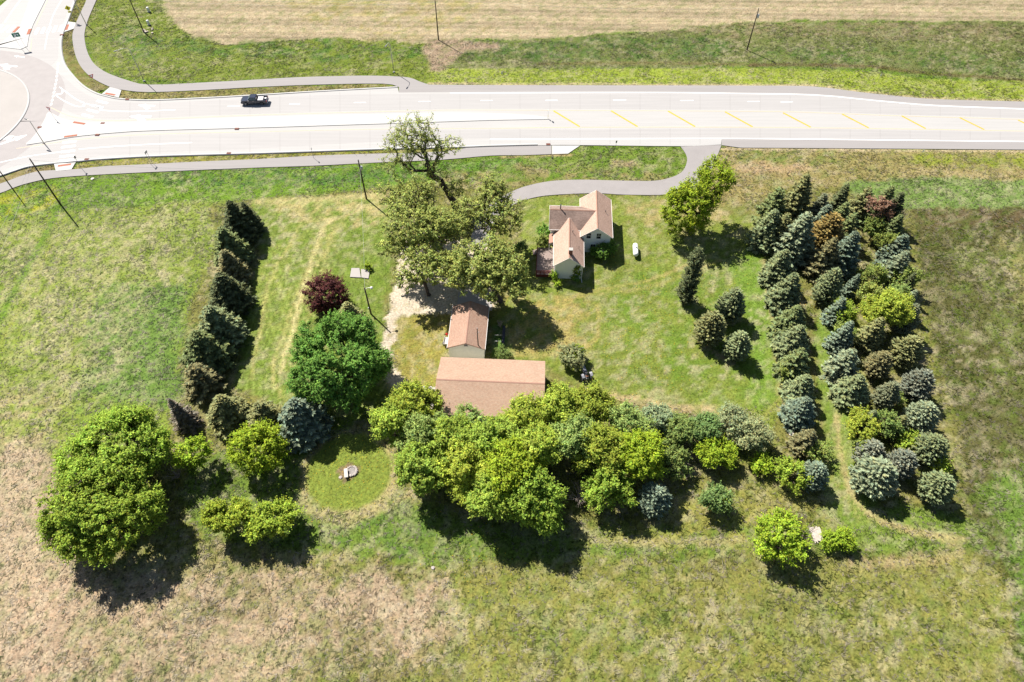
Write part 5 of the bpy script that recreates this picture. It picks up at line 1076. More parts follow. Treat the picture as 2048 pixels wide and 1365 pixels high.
# bare brush
def brush(px, py, h, r, n, label, seed, name='dead_brush', lean=(0, 0)):
    rng = np.random.default_rng(seed); x, y = gp(px, py); mb = MB()
    for k in range(n):
        a = rng.random() * 6.28; R = r * (.4 + .6 * rng.random()); hh = h * (.5 + .5 * rng.random()); e = np.array([math.cos(a) * R + lean[0], math.sin(a) * R + lean[1], hh])
        mid = e * .5 + np.array([0, 0, .12 * hh]) + rng.normal(size=3) * .1
        mb.tube([(x, y, -.05), (x + mid[0], y + mid[1], mid[2]), (x + e[0], y + e[1], e[2])], [.045, .03, .01], 4, False)
        for q in range(4):
            f = .4 + .15 * q; b0 = mid + (e - mid) * max(0, f - .4) / .6; d = e - mid + rng.normal(size=3) * .7; d = d / np.linalg.norm(d) * .45 * R
            mb.tube([(x + b0[0], y + b0[1], b0[2]), (x + b0[0] + d[0], y + b0[1] + d[1], max(.05, b0[2] + d[2]))], [.02, .006], 4, False)
    tag(mb.build(name, M_DEAD), label, 'brush', 'bare brush')
brush(1157, 1000, 3.2, 2.2, 34, 'grey leafless brush between the grove and its right half', 1)
brush(1352, 955, 3.0, 1.6, 26, 'grey leafless brush beside the low dark shrub of the belt', 2)
brush(358, 955, 2.6, 1.8, 26, 'bare pale branches in the shade of the huge pair of trees', 3)
brush(1098, 905, 5.0, 1.5, 24, 'tangle of bare stems in the dark gap right of the barn', 4)
brush(1600, 1080, 4.6, 1.6, 34, 'leafless twiggy tree behind the lone bright maple', 5)
brush(1790, 450, 6.0, 1.8, 24, 'bare grey twigs beside the reddish half-bare tree', 6)
brush(855, 905, 7.0, 1.4, 20, 'bare twigs showing through the left of the grove', 7)
brush(1001, 655, 2.0, .7, 16, 'dry bare bush beside the garage', 8)
brush(1575, 350, 1.0, .4, 6, 'little dead stub in the bare soil by the road', 9)
brush(1800, 575, 4.0, 1.4, 20, 'grey twigs among the bushes of mid plantation', 10)
brush(1382, 918, 2.0, 1.2, 18, 'low bare twigs in front of the yellow-green belt shrub', 12)
# ------------------------------------------------------------------ poles, lamps, signs, wires
WOOD = mat('pole_wood', (.075, .058, .045), .95, var=.3, scale=3); INSUL = mat('insulator_white', (.7, .7, .7), .4); CAN = mat('transformer_grey', (.5, .52, .53), .5)
ALU = mat('lamp_post_aluminium', (.45, .44, .40), .45, metal=.5); LUM = mat('luminaire_grey', (.12, .12, .13), .5); WIREM = mat('wire', (.42, .42, .40), .6)
POLE = {}
def upole(key, base, h, r, label, can=False, cross=False):
    x, y = gp(*base); e = empty('utility_pole', (x, y, 0), 0, label, 'pole', 'wooden utility poles')
    MB().tube([(0, 0, -.1), (0, 0, h * .5), (0, 0, h)], [r, r * .85, r * .65], 10).build('pole_shaft', WOOD, e, True)
    for dz, dx in ((.12, 0), (-.9, .14)):
        MB().lathe([(.03, 0), (.06, .03), (.035, .08), (.06, .13), (.03, .2)], (dx, 0, h + dz - .1), 8).build('insulator', INSUL, e)
    if cross: MB().box(-1.1, 1.1, -.06, .06, h - .5, h - .38).build('crossarm', WOOD, e)
    if can:
        c = MB().lathe([(.2, 0), (.26, .06), (.26, .75), (.2, .82)], (.34, -.12, h - 2.2), 10).build('transformer', CAN, e, True)
        MB().tube([(.34, -.12, h - 1.38), (.34, -.12, h - 1.15)], .04).build('bushing', INSUL, c)
    POLE[key] = (x, y, h); return e
upole('p1', (120, 408), 10.8, .17, 'dark leaning-looking utility pole crossing the left bike path')
upole('p2', (28, 382), 7.6, .12, 'slimmer utility pole at the far left picture edge')
upole('p3', (288, 65), 9.6, .16, 'utility pole by the white pedestals beyond the roundabout path')
upole('p4', (877, 80), 10.4, .16, 'utility pole on the bare soil patch across the road', cross=False)
upole('p5', (1494, 100), 10.4, .16, 'utility pole on the far bank at upper right', can=True)
upole('p6', (733, 398), 9.4, .17, 'utility pole with transformer in front of the oaks', can=True)
upole('p8', (958, 716), 7.6, .11, 'short utility pole squeezed between garage and barn')
x, y = gp(742, 628); e = empty('yard_light', (x, y, 0), 0, 'dark wooden yard light pole beside the gravel track', 'lamp')
MB().tube([(0, 0, -.1), (0, 0, 6.6)], [.15, .11], 10).build('pole_shaft', WOOD, e, True)
MB().tube([(0, 0, 6.3), (.5, .1, 6.5), (.95, .15, 6.5)], .035).build('lamp_arm', METAL, e)
MB().lathe([(.05, .28), (.24, .12), (.27, 0), (.16, -.12), (.05, -.16)], (1.1, .17, 6.4), 10).build('lamp_head', INSUL, e, True)
MB().box(-.22, -.1, -.2, .02, 1.3, 1.75).build('meter_box', CAN, e, bevel=.02)
POLE['yl'] = (x, y, 6.4)
def wire(a, b, sag, label, r=.022, group='overhead wires'):
    P = []
    for k in range(17):
        t = k / 16; P.append((a[0] + (b[0] - a[0]) * t, a[1] + (b[1] - a[1]) * t, a[2] + (b[2] - a[2]) * t - sag * 4 * t * (1 - t)))
    tag(MB().tube(P, r, 4).build('overhead_wire', WIREM), label, 'wire', group)
at = lambda k, d=0, o=0: (POLE[k][0] + o, POLE[k][1], POLE[k][2] + d)
wire(at('p3', .1), at('p4', .1), 1.3, 'upper wire running between the two poles across the road on the left')
wire(at('p3', -.9), at('p4', -.9), 1.3, 'lower wire running between the two poles across the road on the left')
wire(at('p4', .1), at('p5', .1), 1.2, 'wire running between the two far poles on the right', r=.015)
wire(at('p1', -.3), at('p6', -1.5), 1.3, 'long wire above the left bike path ending at the transformer pole', r=.022)
wx, wy = gp(-60, 560, 9)
wire(at('p1', -.5), (wx, wy, 8.6), .6, 'left wire dropping from dark pole out of picture at lower left', r=.02); wire(at('p1', -.9), (wx + 2.2, wy, 8.2), .6, 'right wire dropping from dark pole out of picture at lower left', r=.02)
wire(at('p6', -1.8), at('yl', .0), .8, 'service wire dropping from the transformer pole to yard light', r=.014)
def street_lamp(base, h, armv, label):
    x, y = gp(*base); e = empty('street_lamp', (x, y, 0), 0, label, 'lamp', 'street lamps by the roundabout')
    MB().tube([(0, 0, .15), (0, 0, h * .5), (0, 0, h * .9), (armv[0] * .12, armv[1] * .12, h * .97)], [.10, .085, .07, .06], 8).build('pole_shaft', ALU, e, True)
    MB().box(-.22, .22, -.22, .22, -.05, .16).build('footing', CON, e)
    MB().tube([(armv[0] * .12, armv[1] * .12, h * .97), (armv[0] * .45, armv[1] * .45, h), (armv[0], armv[1], h)], .05, 6).build('lamp_arm', ALU, e)
    d = Vector((armv[0], armv[1], 0)).normalized(); p = Vector((armv[0], armv[1], h)); s = Vector((-d.y, d.x, 0)) * .16
    hd = MB(); q0, q1 = p - d * .1, p + d * .75
    hd.hexa([tuple(v) for v in (q0 - s - Vector((0, 0, .06)), q1 - s - Vector((0, 0, .06)), q1 + s - Vector((0, 0, .06)), q0 + s - Vector((0, 0, .06)), q0 - s * .7 + Vector((0, 0, .08)), q1 - s * .7 + Vector((0, 0, .05)), q1 + s * .7 + Vector((0, 0, .05)), q0 + s * .7 + Vector((0, 0, .08)))]); hd.build('lamp_head', LUM, e)
street_lamp((288.5, 163), 8.6, (-2.0, -1.6), 'pale street lamp on the lawn edge beside the curved path')
street_lamp((788, 145), 7.8, (-.5, -1.8), 'pale street lamp where the bike path joins the shoulder')
street_lamp((173, 50), 8.4, (-2.2, -.6), 'street lamp on the path at the top left beside yellow sign')
street_lamp((88, 287), 5.6, (-.8, .5), 'slim low lamp on the tip of the long traffic island')
GRN = mat('sign_green', (.01, .19, .12), .5); SYEL = mat('sign_yellow', (.75, .68, .02), .5); SRED = mat('sign_red', (.55, .04, .06), .5); SWHT = mat('sign_white', (.8, .8, .8), .5); SBLK = mat('sign_black', (.02, .02, .02), .5); SBACK = mat('sign_back', (.26, .26, .27), .5, metal=.5)
def sgn(base, rz, label, name, group=None):
    x, y = gp(*base); return empty(name, (x, y, .05), math.radians(rz), label, 'sign', group)
def face(e, nm, P, y, m, par=None):   # flat sign face in local x-z at depth y
    o = MB().prism(P, 'y', y, y + .008).build(nm, m, par or e); return o
# green guide board (two posts)
e = sgn((48, 98), 24, 'green guide sign on two posts on the upper island', 'guide_sign')
for s in (-.55, .55): MB().tube([(s, .04, -.05), (s, .04, 3.9)], .035).build('post', METAL, e)
bd = face(e, 'board', [(-.85, 3.0), (.85, 3.0), (.85, 4.05), (-.85, 4.05)], 0, GRN)
face(e, 'legend_shield', [(-.5, 3.1), (-.05, 3.1), (-.05, 3.55), (-.5, 3.55)], -.012, SWHT, bd); face(e, 'legend_bar', [(-.5, 3.66), (.2, 3.66), (.2, 3.8), (-.5, 3.8)], -.012, SWHT, bd)
face(e, 'legend_arrow', [(.28, 3.2), (.42, 3.2), (.42, 3.5), (.6, 3.5), (.35, 3.8), (.1, 3.5), (.28, 3.5)], -.012, SWHT, bd)
# yellow crossing sign
e = sgn((149.5, 44), 20, 'bright yellow pedestrian crossing sign beside the upper crosswalk', 'crossing_sign')
MB().tube([(0, .04, -.05), (0, .04, 4.0)], .04).build('post', METAL, e)
bd = face(e, 'board', [(-.75, 3.55), (0, 2.85), (.75, 3.55), (0, 4.25)], 0, SYEL); face(e, 'walker', [(-.08, 3.2), (.08, 3.2), (.14, 3.6), (.05, 3.85), (-.1, 3.85), (-.16, 3.5)], -.012, SBLK, bd)
pl = face(e, 'plaque', [(-.4, 2.35), (.4, 2.35), (.4, 2.78), (-.4, 2.78)], 0, SYEL); face(e, 'arrow', [(-.25, 2.5), (.1, 2.5), (.1, 2.42), (.25, 2.56), (.1, 2.7), (.1, 2.62), (-.25, 2.62)], -.012, SBLK, pl)
def tri(e, s, zc, y, m, nm, par=None): return face(e, nm, [(0, zc - s * .58), (s * .5, zc + s * .29), (-s * .5, zc + s * .29)], y, m, par)
for base, rz, lb in (((194, 174), 35, 'red and white yield sign on the verge beside the curved path'), ((110, 239), -20, 'red and white yield sign on the tip of the big splitter island')):
    e = sgn(base, rz, lb, 'yield_sign', 'yield signs at the roundabout')
    MB().tube([(0, .04, -.05), (0, .04, 2.9)], .035).build('post', METAL, e)
    bd = tri(e, 1.15, 2.7, 0, SRED, 'board'); tri(e, .62, 2.71, -.012, SWHT, 'inner_face', bd)
# road signs on the near verge, seen mostly from behind or edge-on
for base, h, w, bh, rz, lb in (((303, 327), 3.0, .85, .5, 84, 'two-post road sign on the near verge, left of the second one'), ((164, 338), 3.2, .5, .6, 80, 'road sign edge-on beside the lower crosswalk ramp'), ((628, 317), 2.6, .4, .5, 92, 'small road sign edge-on beside the bike path')):
    e = sgn(base, rz, lb, 'road_sign', 'signs along the near verge')
    for s in ((-.3, .3) if w > .8 else (0,)): MB().tube([(s, .04, -.05), (s, .04, h)], .035).build('post', SBACK, e)
    MB().box(-w / 2, w / 2, -.01, .02, h - bh, h).build('board', SBACK, e)
for base, h, lb, m in (((1231, 298), 2.0, 'thin dark marker post beside the road near the driveway', SBACK), ((1755, 166), 2.2, 'pale green-backed sign post on the far grass strip', CAN), ((1838, 318), 2.2, 'white-backed sign post on the near verge at right', SWHT), ((1004, 158), 1.8, 'small pale marker on the far grass bank', CAN), ((1104, 327), 1.6, 'thin dark stake in the grass below the concrete pad', SBACK)):
    e = sgn(base, 15, lb, 'marker_post', 'slim marker posts'); MB().tube([(0, .03, -.1), (0, .03, h)], .03).build('post', SBACK if m is SBACK else METAL, e)
    MB().box(-.16, .16, -.01, .012, h - .55, h).build('board', m, e)
e = sgn((1096, 239), 90, 'keep-right sign with striped marker at the island nose', 'island_sign'); e.location.z = .1
MB().tube([(0, .03, 0), (0, .03, 2.2)], .03).build('post', METAL, e); MB().box(-.3, .3, -.01, .01, 1.5, 2.2).build('board', SWHT, e); MB().box(-.2, .2, -.01, .01, .5, 1.1).build('striped_marker', SYEL, e)
# white utility pedestals
PED = mat('pedestal_white', (.72, .72, .70), .5)
for b, lb in (((298, 24), 'white utility pedestal farther from the path, by the stubble'), ((298, 50), 'white utility pedestal nearer the pole, with rubble at its foot')):
    x, y = gp(*b); e = empty('utility_pedestal', (x, y, 0), 0, lb, 'pedestal', 'white pedestals'); MB().lathe([(.34, 0), (.34, 1.05), (.28, 1.2), (.1, 1.26)], (0, 0, 0), 10).build('casing', PED, e, True); MB().lathe([(.42, -.05), (.42, .12)], (0, 0, 0), 10).build('footing', CON, e)
STONE = mat('pale_stone', (.42, .36, .31), .9, var=.3, scale=4, bump=.02); ROCK = mat('ring_rock', (.34, .30, .28), .95, var=.3, scale=4, bump=.03)
def rock(rng, x, y, s, name, m, par=None, flat=.6):
    bm = bmesh.new(); bmesh.ops.create_icosphere(bm, subdivisions=1, radius=s)
    for v in bm.verts: v.co = Vector((v.co.x * (1 + .3 * rng.normal() * .5), v.co.y * (1 + .15 * rng.normal()), v.co.z * flat * (1 + .15 * rng.normal()))) + Vector((x, y, s * flat * .55))
    me = bpy.data.meshes.new(name); bm.to_mesh(me); bm.free(); me.materials.append(m); return link(name, me, par)
rr = np.random.default_rng(3)
x, y = gp(296, 61); e = empty('rubble_heap', (x, y, 0), 0, 'small heap of pinkish rubble at the pole foot beyond the path', 'rubble')
for k in range(9): rock(rr, rr.normal() * .8, rr.normal() * .6, .22 + .15 * rr.random(), 'stone', STONE, e)
e = empty('fire_ring', (FIRE[0] + .5, FIRE[1] + .1, 0), 0, 'ring of grey rocks and ash in the round mown patch', 'fire ring')
for k in range(16):
    a = k / 16 * 6.283; rock(rr, math.cos(a) * .75, math.sin(a) * .75, .14 + .09 * rr.random(), 'stone', ROCK, e, .7)
ashm = MB(); ashm.prism([(math.cos(k / 10 * 6.283) * .62, math.sin(k / 10 * 6.283) * .62) for k in range(10)], 'z', -.02, .05); ashm.build('ash_bed', mat('ash', (.22, .20, .19), .95, var=.4, scale=6), e)
x, y = gp(693, 949); e = empty('stone_bench', (x, y, 0), math.radians(-78), 'white stone bench slab beside the fire ring', 'bench')
MB().box(-.72, .72, -.26, .26, .36, .46).build('seat', mat('white_stone', (.50, .46, .42), .8, var=.10), e, bevel=.02)
for s in (-.5, .5): MB().box(s - .09, s + .09, -.2, .2, -.05, .36).build('leg', STONE, e)
for p, s, lb in (((866, 1136), .25, 'flat grey stone lying in the grass below the grove'), ((185, 358), .42, 'white plate lying in the grass beside the left bike path'), ((1582, 868), .45, 'small pale stone on the lawn beside the single spruce row'), ((681, 955), .28, 'lone grey rock left of the stone bench')):
    x, y = gp(*p); tag(rock(rr, x, y, s, 'flat_stone', mat('white_stone', (.50, .46, .42), .8, var=.10) if 'white' in lb or 'pale' in lb else ROCK, None, .25), lb, 'stone')
# propane tank
x, y = gp(1270, 506); e = empty('propane_tank', (x, y, 0), math.radians(86), 'white propane tank lying on the lawn right of the house', 'tank')
MB().lathe([(.06, -1.55), (.28, -1.5), (.43, -1.36), (.5, -1.1), (.5, 1.1), (.43, 1.36), (.28, 1.5), (.06, 1.55)], (0, 0, .78), 18, 'x').build('tank_shell', mat('tank_white', (.78, .78, .77), .35, var=.03), e, True)
MB().lathe([(.2, 0), (.2, .12), (.14, .2), (.03, .22)], (.1, 0, 1.24), 12).build('valve_dome', CAN, e, True)
for s in (-.75, .75): MB().box(s - .08, s + .08, -.34, .34, -.06, .34).build('leg', METAL, e)
# lumber pile
x, y = gp(1633, 1070); e = empty('lumber_pile', (x, y, 0), math.radians(96), 'small pile of weathered grey boards beside lone bright maple', 'lumber pile')
BOARD = mat('weathered_board', (.42, .37, .32), .9, var=.25, scale=3)
for k in range(9): MB().box(-1.05 + .12 * rr.normal(), 1.05 + .12 * rr.normal(), -.74 + k * .165, -.74 + k * .165 + .135, .12 + .02 * (k % 2), .17 + .02 * (k % 2) + .02 * rr.random()).build('plank', BOARD, e)
for s in (-.7, .7): MB().box(s - .06, s + .06, -.8, .8, -.05, .115).build('bearer', BOARD, e)
# old grey tractor by the blossom shrub
x, y = gp(1170, 753); e = empty('old_tractor', (x, y, 0), math.radians(108), 'old grey tractor half under the trees right of the barn', 'tractor')
GREY = mat('tractor_grey', (.26, .26, .28), .45, var=.12, scale=4); TYRE = mat('tyre_rubber', (.025, .025, .027), .9); RUSTY = mat('rust', (.19, .09, .05), .9, var=.3)
MB().prism([(-.34, .75), (.34, .75), (.36, 1.05), (.24, 1.28), (-.24, 1.28), (-.36, 1.05)], 'x', .1, 1.75).build('hood', GREY, e, bevel=.04)
MB().box(-1.0, 1.7, -.2, .2, .5, .76).build('chassis', GREY, e); MB().box(1.75, 1.83, -.3, .3, .6, 1.2).build('grille', DARK, e)
for s in (-1, 1):
    MB().prism([(-1.15, .8), (-1.0, 1.18), (-.6, 1.36), (-.2, 1.2), (-.1, .95), (-.2, .95), (-.35, 1.1), (-.6, 1.2), (-.92, 1.05), (-1.05, .8)], 'y', min(s * .5, s * .92), max(s * .5, s * .92)).build('fender', GREY, e)
    w = MB().lathe([(.3, -.14), (.56, -.14), (.62, -.08), (.62, .08), (.56, .14), (.3, .14)], (-.6, s * .78, .62), 18, 'y').build('wheel', TYRE, e); MB().lathe([(.06, -.1), (.32, -.12), (.32, .12), (.06, .1)], (-.6, s * .78, .62), 14, 'y').build('rim', GREY, w)
    w = MB().lathe([(.16, -.08), (.27, -.08), (.3, 0), (.27, .08), (.16, .08)], (1.5, s * .6, .3), 14, 'y').build('wheel', TYRE, e); MB().lathe([(.04, -.06), (.18, -.07), (.18, .07), (.04, .06)], (1.5, s * .6, .3), 12, 'y').build('rim', RUSTY, w)
MB().box(-.85, -.45, -.22, .22, .95, 1.05).build('seat', RUSTY, e, bevel=.03); MB().tube([(0, 0, 1.1), (-.25, 0, 1.4)], .025).build('steering_column', DARK, e)
MB().lathe([(.2, 0), (.22, .02), (.2, .04), (.17, .02)], (-.27, 0, 1.4), 14).build('steering_wheel', DARK, e)
# little well house under the oaks
x, y = gp(1027, 524); e = empty('well_house', (x, y, 0), math.radians(-4), 'tiny white well house with reddish roof under the oak', 'shed')
MB().prism([(-.75, -.1), (.75, -.1), (.75, 1.3), (0, 1.75), (-.75, 1.3)], 'y', -.8, .8).build('wall', SIDING, e)
for s in (-1, 1): MB().hexa([(0, -1, 1.80), (s * .98, -1, 1.21), (s * .98, 1, 1.21), (0, 1, 1.80), (0, -1, 1.88), (s * 1.0, -1, 1.28), (s * 1.0, 1, 1.28), (0, 1, 1.88)]).build('roof_slope', mat('red_roof', sr(196, 124, 104), .9, var=.2), e)
MB().box(-.3, .3, -.84, -.803, 0, 1.2).build('door', REDRAIL, e)
# utility cart by the garage
x, y = gp(893, 686); e = empty('utility_cart', (x, y, 0), math.radians(84), 'grey utility cart with red can against the garage west wall', 'cart')
MB().box(-.8, .8, -.42, .42, .4, .48).box(-.8, .8, -.42, -.38, .48, .75).box(-.8, .8, .38, .42, .48, .75).box(-.8, -.76, -.38, .38, .48, .75).build('tray', mat('cart_grey', (.42, .40, .38), .6, var=.1), e)
for s in (-1, 1): w = MB().lathe([(.1, -.06), (.24, -.06), (.26, 0), (.24, .06), (.1, .06)], (-.3, s * .52, .25), 12, 'y').build('wheel', TYRE, e); MB().lathe([(.03, -.04), (.11, -.05), (.11, .05), (.03, .04)], (-.3, s * .52, .25), 10, 'y').build('rim', METAL, w)
MB().tube([(.8, 0, .42), (1.5, 0, .3)], .03).build('drawbar', DARK, e)
x2, y2 = gp(894, 674); tag(MB().lathe([(.16, 0), (.2, .05), (.2, .3), (.08, .42), (.05, .5)], (x2, y2, .5), 10).build('fuel_can', mat('can_red', (.5, .03, .02), .5)), 'small red fuel can standing on the grey cart', 'can')
# dark frame east of the garage: rails, posts and a long board bench
x, y = gp(1003, 672); e = empty('kennel_frame', (x, y, 0), math.radians(-3), 'dark wooden frame with rails in the weeds beside the garage', 'frame')
DKW = mat('dark_wood', (.045, .045, .055), .8, var=.3)
MB().box(.15, .55, -2.1, 1.7, .55, .62).build('board', DKW, e); MB().box(.52, .58, -2.1, 1.7, .05, .55).build('side_board', DKW, e)
for yy in (-2.0, -.9, .2, 1.6): MB().box(.1, .18, yy - .04, yy + .04, -.1, 1.0).build('post', DKW, e)
for yy in (-1.7, -.4): MB().tube([(-1.1, yy, .65), (.15, yy, .7)], .035).build('rail', METAL, e); MB().tube([(-1.1, yy, -.1), (-1.1, yy, .7)], .035).build('rail_post', METAL, e)
# ------------------------------------------------------------------ pickup truck, nose to the left
x, y = gp(511, 207); e = empty('pickup_truck', (x, y, .06), math.radians(180 + 2.2), 'dark blue pickup truck driving left on the far carriageway', 'truck')
NAVY = mat('navy_paint', (.012, .018, .038), .18, spec=.7); CHROME = mat('chrome', (.75, .75, .77), .2, metal=1); TGL = mat('truck_glass', (.05, .08, .11), .05, spec=.8); TAIL = mat('tail_red', (.4, .02, .02), .3); HEADL = mat('headlight', (.75, .75, .75), .15); LINER = mat('bed_liner', (.52, .50, .50), .7, var=.15)
def arch(cx, r, n=8): return [(cx - r * math.cos(math.pi * k / n), .42 + r * math.sin(math.pi * k / n)) for k in range(n + 1)]
front = [(-.75, .42)] + [(1.3, .42)] + arch(1.85, .5)[0:] + [(2.85, .45), (2.92, .75), (2.88, 1.02), (2.7, 1.12), (1.35, 1.24), (-.75, 1.24)]
MB().prism(front, 'y', -.98, .98).build('body', NAVY, e, bevel=.03)
bed = MB(); side = [(-2.9, .55)] + [(-2.3, .5)] + arch(-1.75, .5) + [(-.78, .42), (-.78, 1.24), (-2.9, 1.26)]
for s in (-1, 1): bed.prism(side, 'y', min(s * .82, s * .98), max(s * .82, s * .98))
bed.box(-2.9, -.78, -.82, .82, .6, .72); bedo = bed.build('truck_bed', NAVY, e)
MB().box(-2.96, -2.905, -.8, .8, .55, 1.25).build('tailgate', NAVY, bedo, bevel=.015); MB().box(-2.1, -.82, -.78, .78, .725, 1.19).build('bed_cover', LINER, bedo, bevel=.03)
MB().box(-2.7, -2.3, -.6, -.2, .725, 1.0).build('cargo_box', SWHT, bedo)
cab = MB().hexa([(-.72, -.94, 1.24), (1.35, -.94, 1.24), (1.35, .94, 1.24), (-.72, .94, 1.24), (-.6, -.76, 1.84), (.62, -.76, 1.84), (.62, .76, 1.84), (-.6, .76, 1.84)]).build('cab', NAVY, e, bevel=.05)
MB().hexa([(.75, -.74, 1.80), (1.36, -.86, 1.27), (1.36, .86, 1.27), (.75, .74, 1.80), (.70, -.72, 1.83), (1.33, -.84, 1.30), (1.33, .84, 1.30), (.70, .72, 1.83)]).build('windscreen', TGL, cab)
for s in (-1, 1):
    for x0, x1, x2_, x3 in ((.05, 1.1, .58, .05), (-.6, -.02, -.02, -.5)):
        P = [(x0, s * .955, 1.28), (x1, s * .955, 1.28), (x2_, s * .80, 1.76), (x3, s * .80, 1.76)]; Q = [(p[0], p[1] - s * .02, p[2]) for p in P]
        MB().hexa(P + Q).build('side_window', TGL, cab)
    MB().box(1.0, 1.12, min(s * .98, s * 1.2), max(s * .98, s * 1.2), 1.22, 1.42).build('mirror', CHROME, cab, bevel=.02)
    MB().box(2.84, 2.935, min(s * .6, s * .93), max(s * .6, s * .93), .8, 1.0).build('headlight', HEADL, e); MB().box(-2.98, -2.85, min(s * .84, s * .99), max(s * .84, s * .99), .8, 1.2).build('taillight', TAIL, e)
    for cx in (1.85, -1.75):
        w = MB().lathe([(.2, -.13), (.37, -.13), (.41, -.08), (.41, .08), (.37, .13), (.2, .13)], (cx, s * .86, .37), 18, 'y').build('wheel', TYRE, e, True); MB().lathe([(.05, -.12), (.24, -.135), (.24, .135), (.05, .12)], (cx, s * .86, .37), 14, 'y').build('rim', CHROME, w)
    MB().box(-.05, .1, min(s * .982, s * 1.0), max(s * .982, s * 1.0), 1.08, 1.13).build('door_handle', CHROME, e)
MB().box(2.9, 3.05, -.95, .95, .45, .68).build('front_bumper', CHROME, e, bevel=.03); MB().box(-3.08, -2.95, -.9, .9, .42, .62).build('rear_bumper', CHROME, e, bevel=.02); MB().box(2.9, 2.95, -.58, .58, .72, 1.0).build('grille', DARK, e)
# ------------------------------------------------------------------ the sward itself: blades in tufts, seed heads, dandelions
rg = np.random.default_rng(21); NT = 335000
ty = 8 + 190 * rg.random(NT); tw = (61.6 + .462 * (ty - 18.2)) * 1.08; tx = (rg.random(NT) * 2 - 1) * np.maximum(tw, 50)
keep = rg.random(NT) < (tw / tw.max()); tx, ty = tx[keep], ty[keep]
bad = np.zeros(len(tx), bool)
for P in HARD: bad |= inpoly(tx, ty, P)
bad |= np.hypot(tx - CIRC[0], ty - CIRC[1]) < 36
for (bx, by, yaw, a, b) in ((HX, HY, YAW, 2.7, 5.0), (11.3, 96.05, YAW, 4.4, 3.0), (10.25, 89.3, YAW, 2.5, 4.7), (GX, GY, -.052, 2.95, 4.45), (BX, BY, -.05, 8.1, 5.1), (7.0, 88, YAW, 1.6, 3.3)):
    c, s = math.cos(-yaw), math.sin(-yaw); lx = (tx - bx) * c - (ty - by) * s; ly = (tx - bx) * s + (ty - by) * c; bad |= (np.abs(lx) < a) & (np.abs(ly) < b)
tx, ty = tx[~bad], ty[~bad]
tc_, th_ = paint(tx, ty); ok = th_ > 0; tx, ty, tc_, th_ = tx[ok], ty[ok], tc_[ok], th_[ok]
# longer stems where the cover is rank, lodged along the lie of the field
n = len(tx); rank = np.clip(fbm(tx, ty, 4, 501) * 1.9 - .25, .35, 1.5); rough = th_ > .12
H = th_ * rank * (.55 + .9 * rg.random(n)) * np.where(rough, .72, .8); Wb = np.where(rough, .13, .10) * (.6 + .8 * rg.random(n))
lie = 6.283 * 1.6 * fbm(tx, ty, 26, 601, 2) + 1.4 * (fbm(tx, ty, 5, 611, 2) - .5)
cj = 1 + .36 * rg.normal(size=n); q = rg.random(n)
col = tc_ * np.clip(cj, .45, 1.8)[:, None] * 1.15
sp = np.where(rough, .26, .12); col = np.where((q < sp)[:, None], col * .3 + np.array(sr(226, 212, 192)) * (.85 * np.clip(tc_.mean(1) / .17, .5, 1))[:, None], col); col = np.where((q > .86)[:, None], col * .5 + np.array(sr(84, 120, 30)) * .5, col)
VV = []; CC = []
for k in range(3):
    a = np.where(rough, lie + 1.1 * rg.normal(size=n), rg.random(n) * 6.283); ca, sa = np.cos(a), np.sin(a); ln = np.where(rough, (1.8 + 2.6 * rg.random(n)), .5 + .9 * rg.random(n)) * H; ox = (rg.random(n) - .5) * .26; oy = (rg.random(n) - .5) * .26
    A = np.c_[tx + ox + sa * Wb / 2, ty + oy - ca * Wb / 2, np.full(n, -.07)]; Bv = np.c_[tx + ox - sa * Wb / 2, ty + oy + ca * Wb / 2, np.full(n, -.07)]; Cv = np.c_[tx + ox + ca * ln, ty + oy + sa * ln, H * (.25 + .5 * rg.random(n)) - .02]
    VV.append(np.stack([A, Cv, Bv], 1)); CC.append(np.repeat(col * (1 + .15 * rg.normal(size=n))[:, None], 3, 0))
V = np.concatenate(VV).reshape(-1, 3); C = np.clip(np.concatenate(CC), .008, .7)
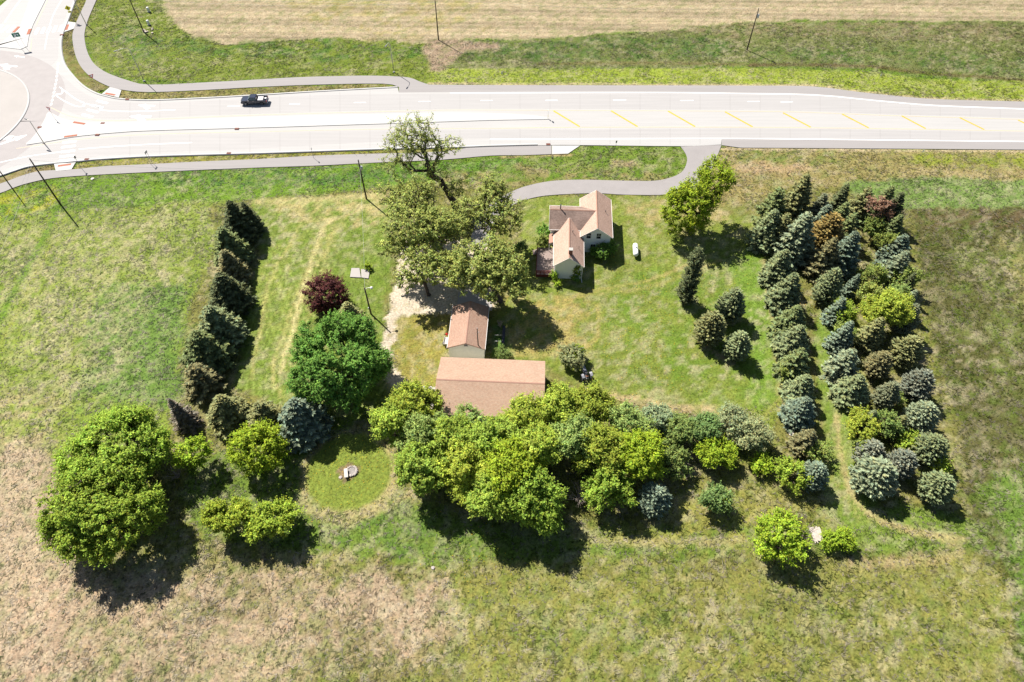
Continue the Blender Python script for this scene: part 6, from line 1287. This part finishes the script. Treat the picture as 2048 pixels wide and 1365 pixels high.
me = np_mesh('grass', V, np.arange(len(V)).reshape(-1, 3), M_LEAF, C, True)
E1 = V.reshape(-1, 3, 3); fn = unit(np.cross(E1[:, 1] - E1[:, 0], E1[:, 2] - E1[:, 0])); fl = fn[:, 2] < 0
print('grass down-facing', fl.sum(), len(fl))
vn_ = unit(fn * .45 + np.array([0, 0, 1.0])); me.normals_split_custom_set_from_vertices(np.repeat(vn_, 3, 0))
o = link('grass', me); o.color = (1, 1, 1, 1)
tag(o, 'rough meadow and lawn grass covering the ground', 'grass', kind='stuff')
# dandelions
ND = 1300; dx = []; dyl = []
spots = [gp(*p) for p in ((1290, 640), (1350, 700), (1230, 700), (1180, 540), (1270, 560), (840, 690), (850, 740), (690, 960), (650, 920), (740, 940), (1420, 560), (1300, 740), (1060, 640), (1740, 620), (940, 1130), (1660, 620))]
for k in range(ND):
    s = spots[rg.integers(len(spots))]; dx.append(s[0] + rg.normal() * 4.0); dyl.append(s[1] + rg.normal() * 3.6)
dx = np.array(dx); dyl = np.array(dyl); bad = np.zeros(ND, bool)
for P in HARD + [GRAVEL]: bad |= inpoly(dx, dyl, P)
for (bx, by, yaw, a, b) in ((HX, HY, YAW, 3, 5.3), (11.3, 96.05, YAW, 4.6, 3.2), (10.25, 89.3, YAW, 2.7, 5), (GX, GY, -.052, 3.1, 4.6), (BX, BY, -.05, 8.3, 5.3)): bad |= (np.abs(dx - bx) < a) & (np.abs(dyl - by) < b)
dx, dyl = dx[~bad], dyl[~bad]; n = len(dx); Cn = np.c_[dx, dyl, .06 + .05 * rg.random(n)]; Nn = unit(np.c_[rg.normal(size=n) * .3, rg.normal(size=n) * .3, np.ones(n)]); Tt = unit(np.cross(Nn, rnd_dirs(n, rg))); L = .08 + .08 * rg.random(n)
V, F = diamonds(Cn, Tt, Nn, L, L, 0); o = link('dandelions', np_mesh('dandelions', V, F, M_LEAF, np.tile([.55, .36, .02], (len(V), 1)))); o.color = (1, 1, 1, 1)
tag(o, 'scattered yellow dandelion heads in the lawns', 'flowers', kind='stuff')
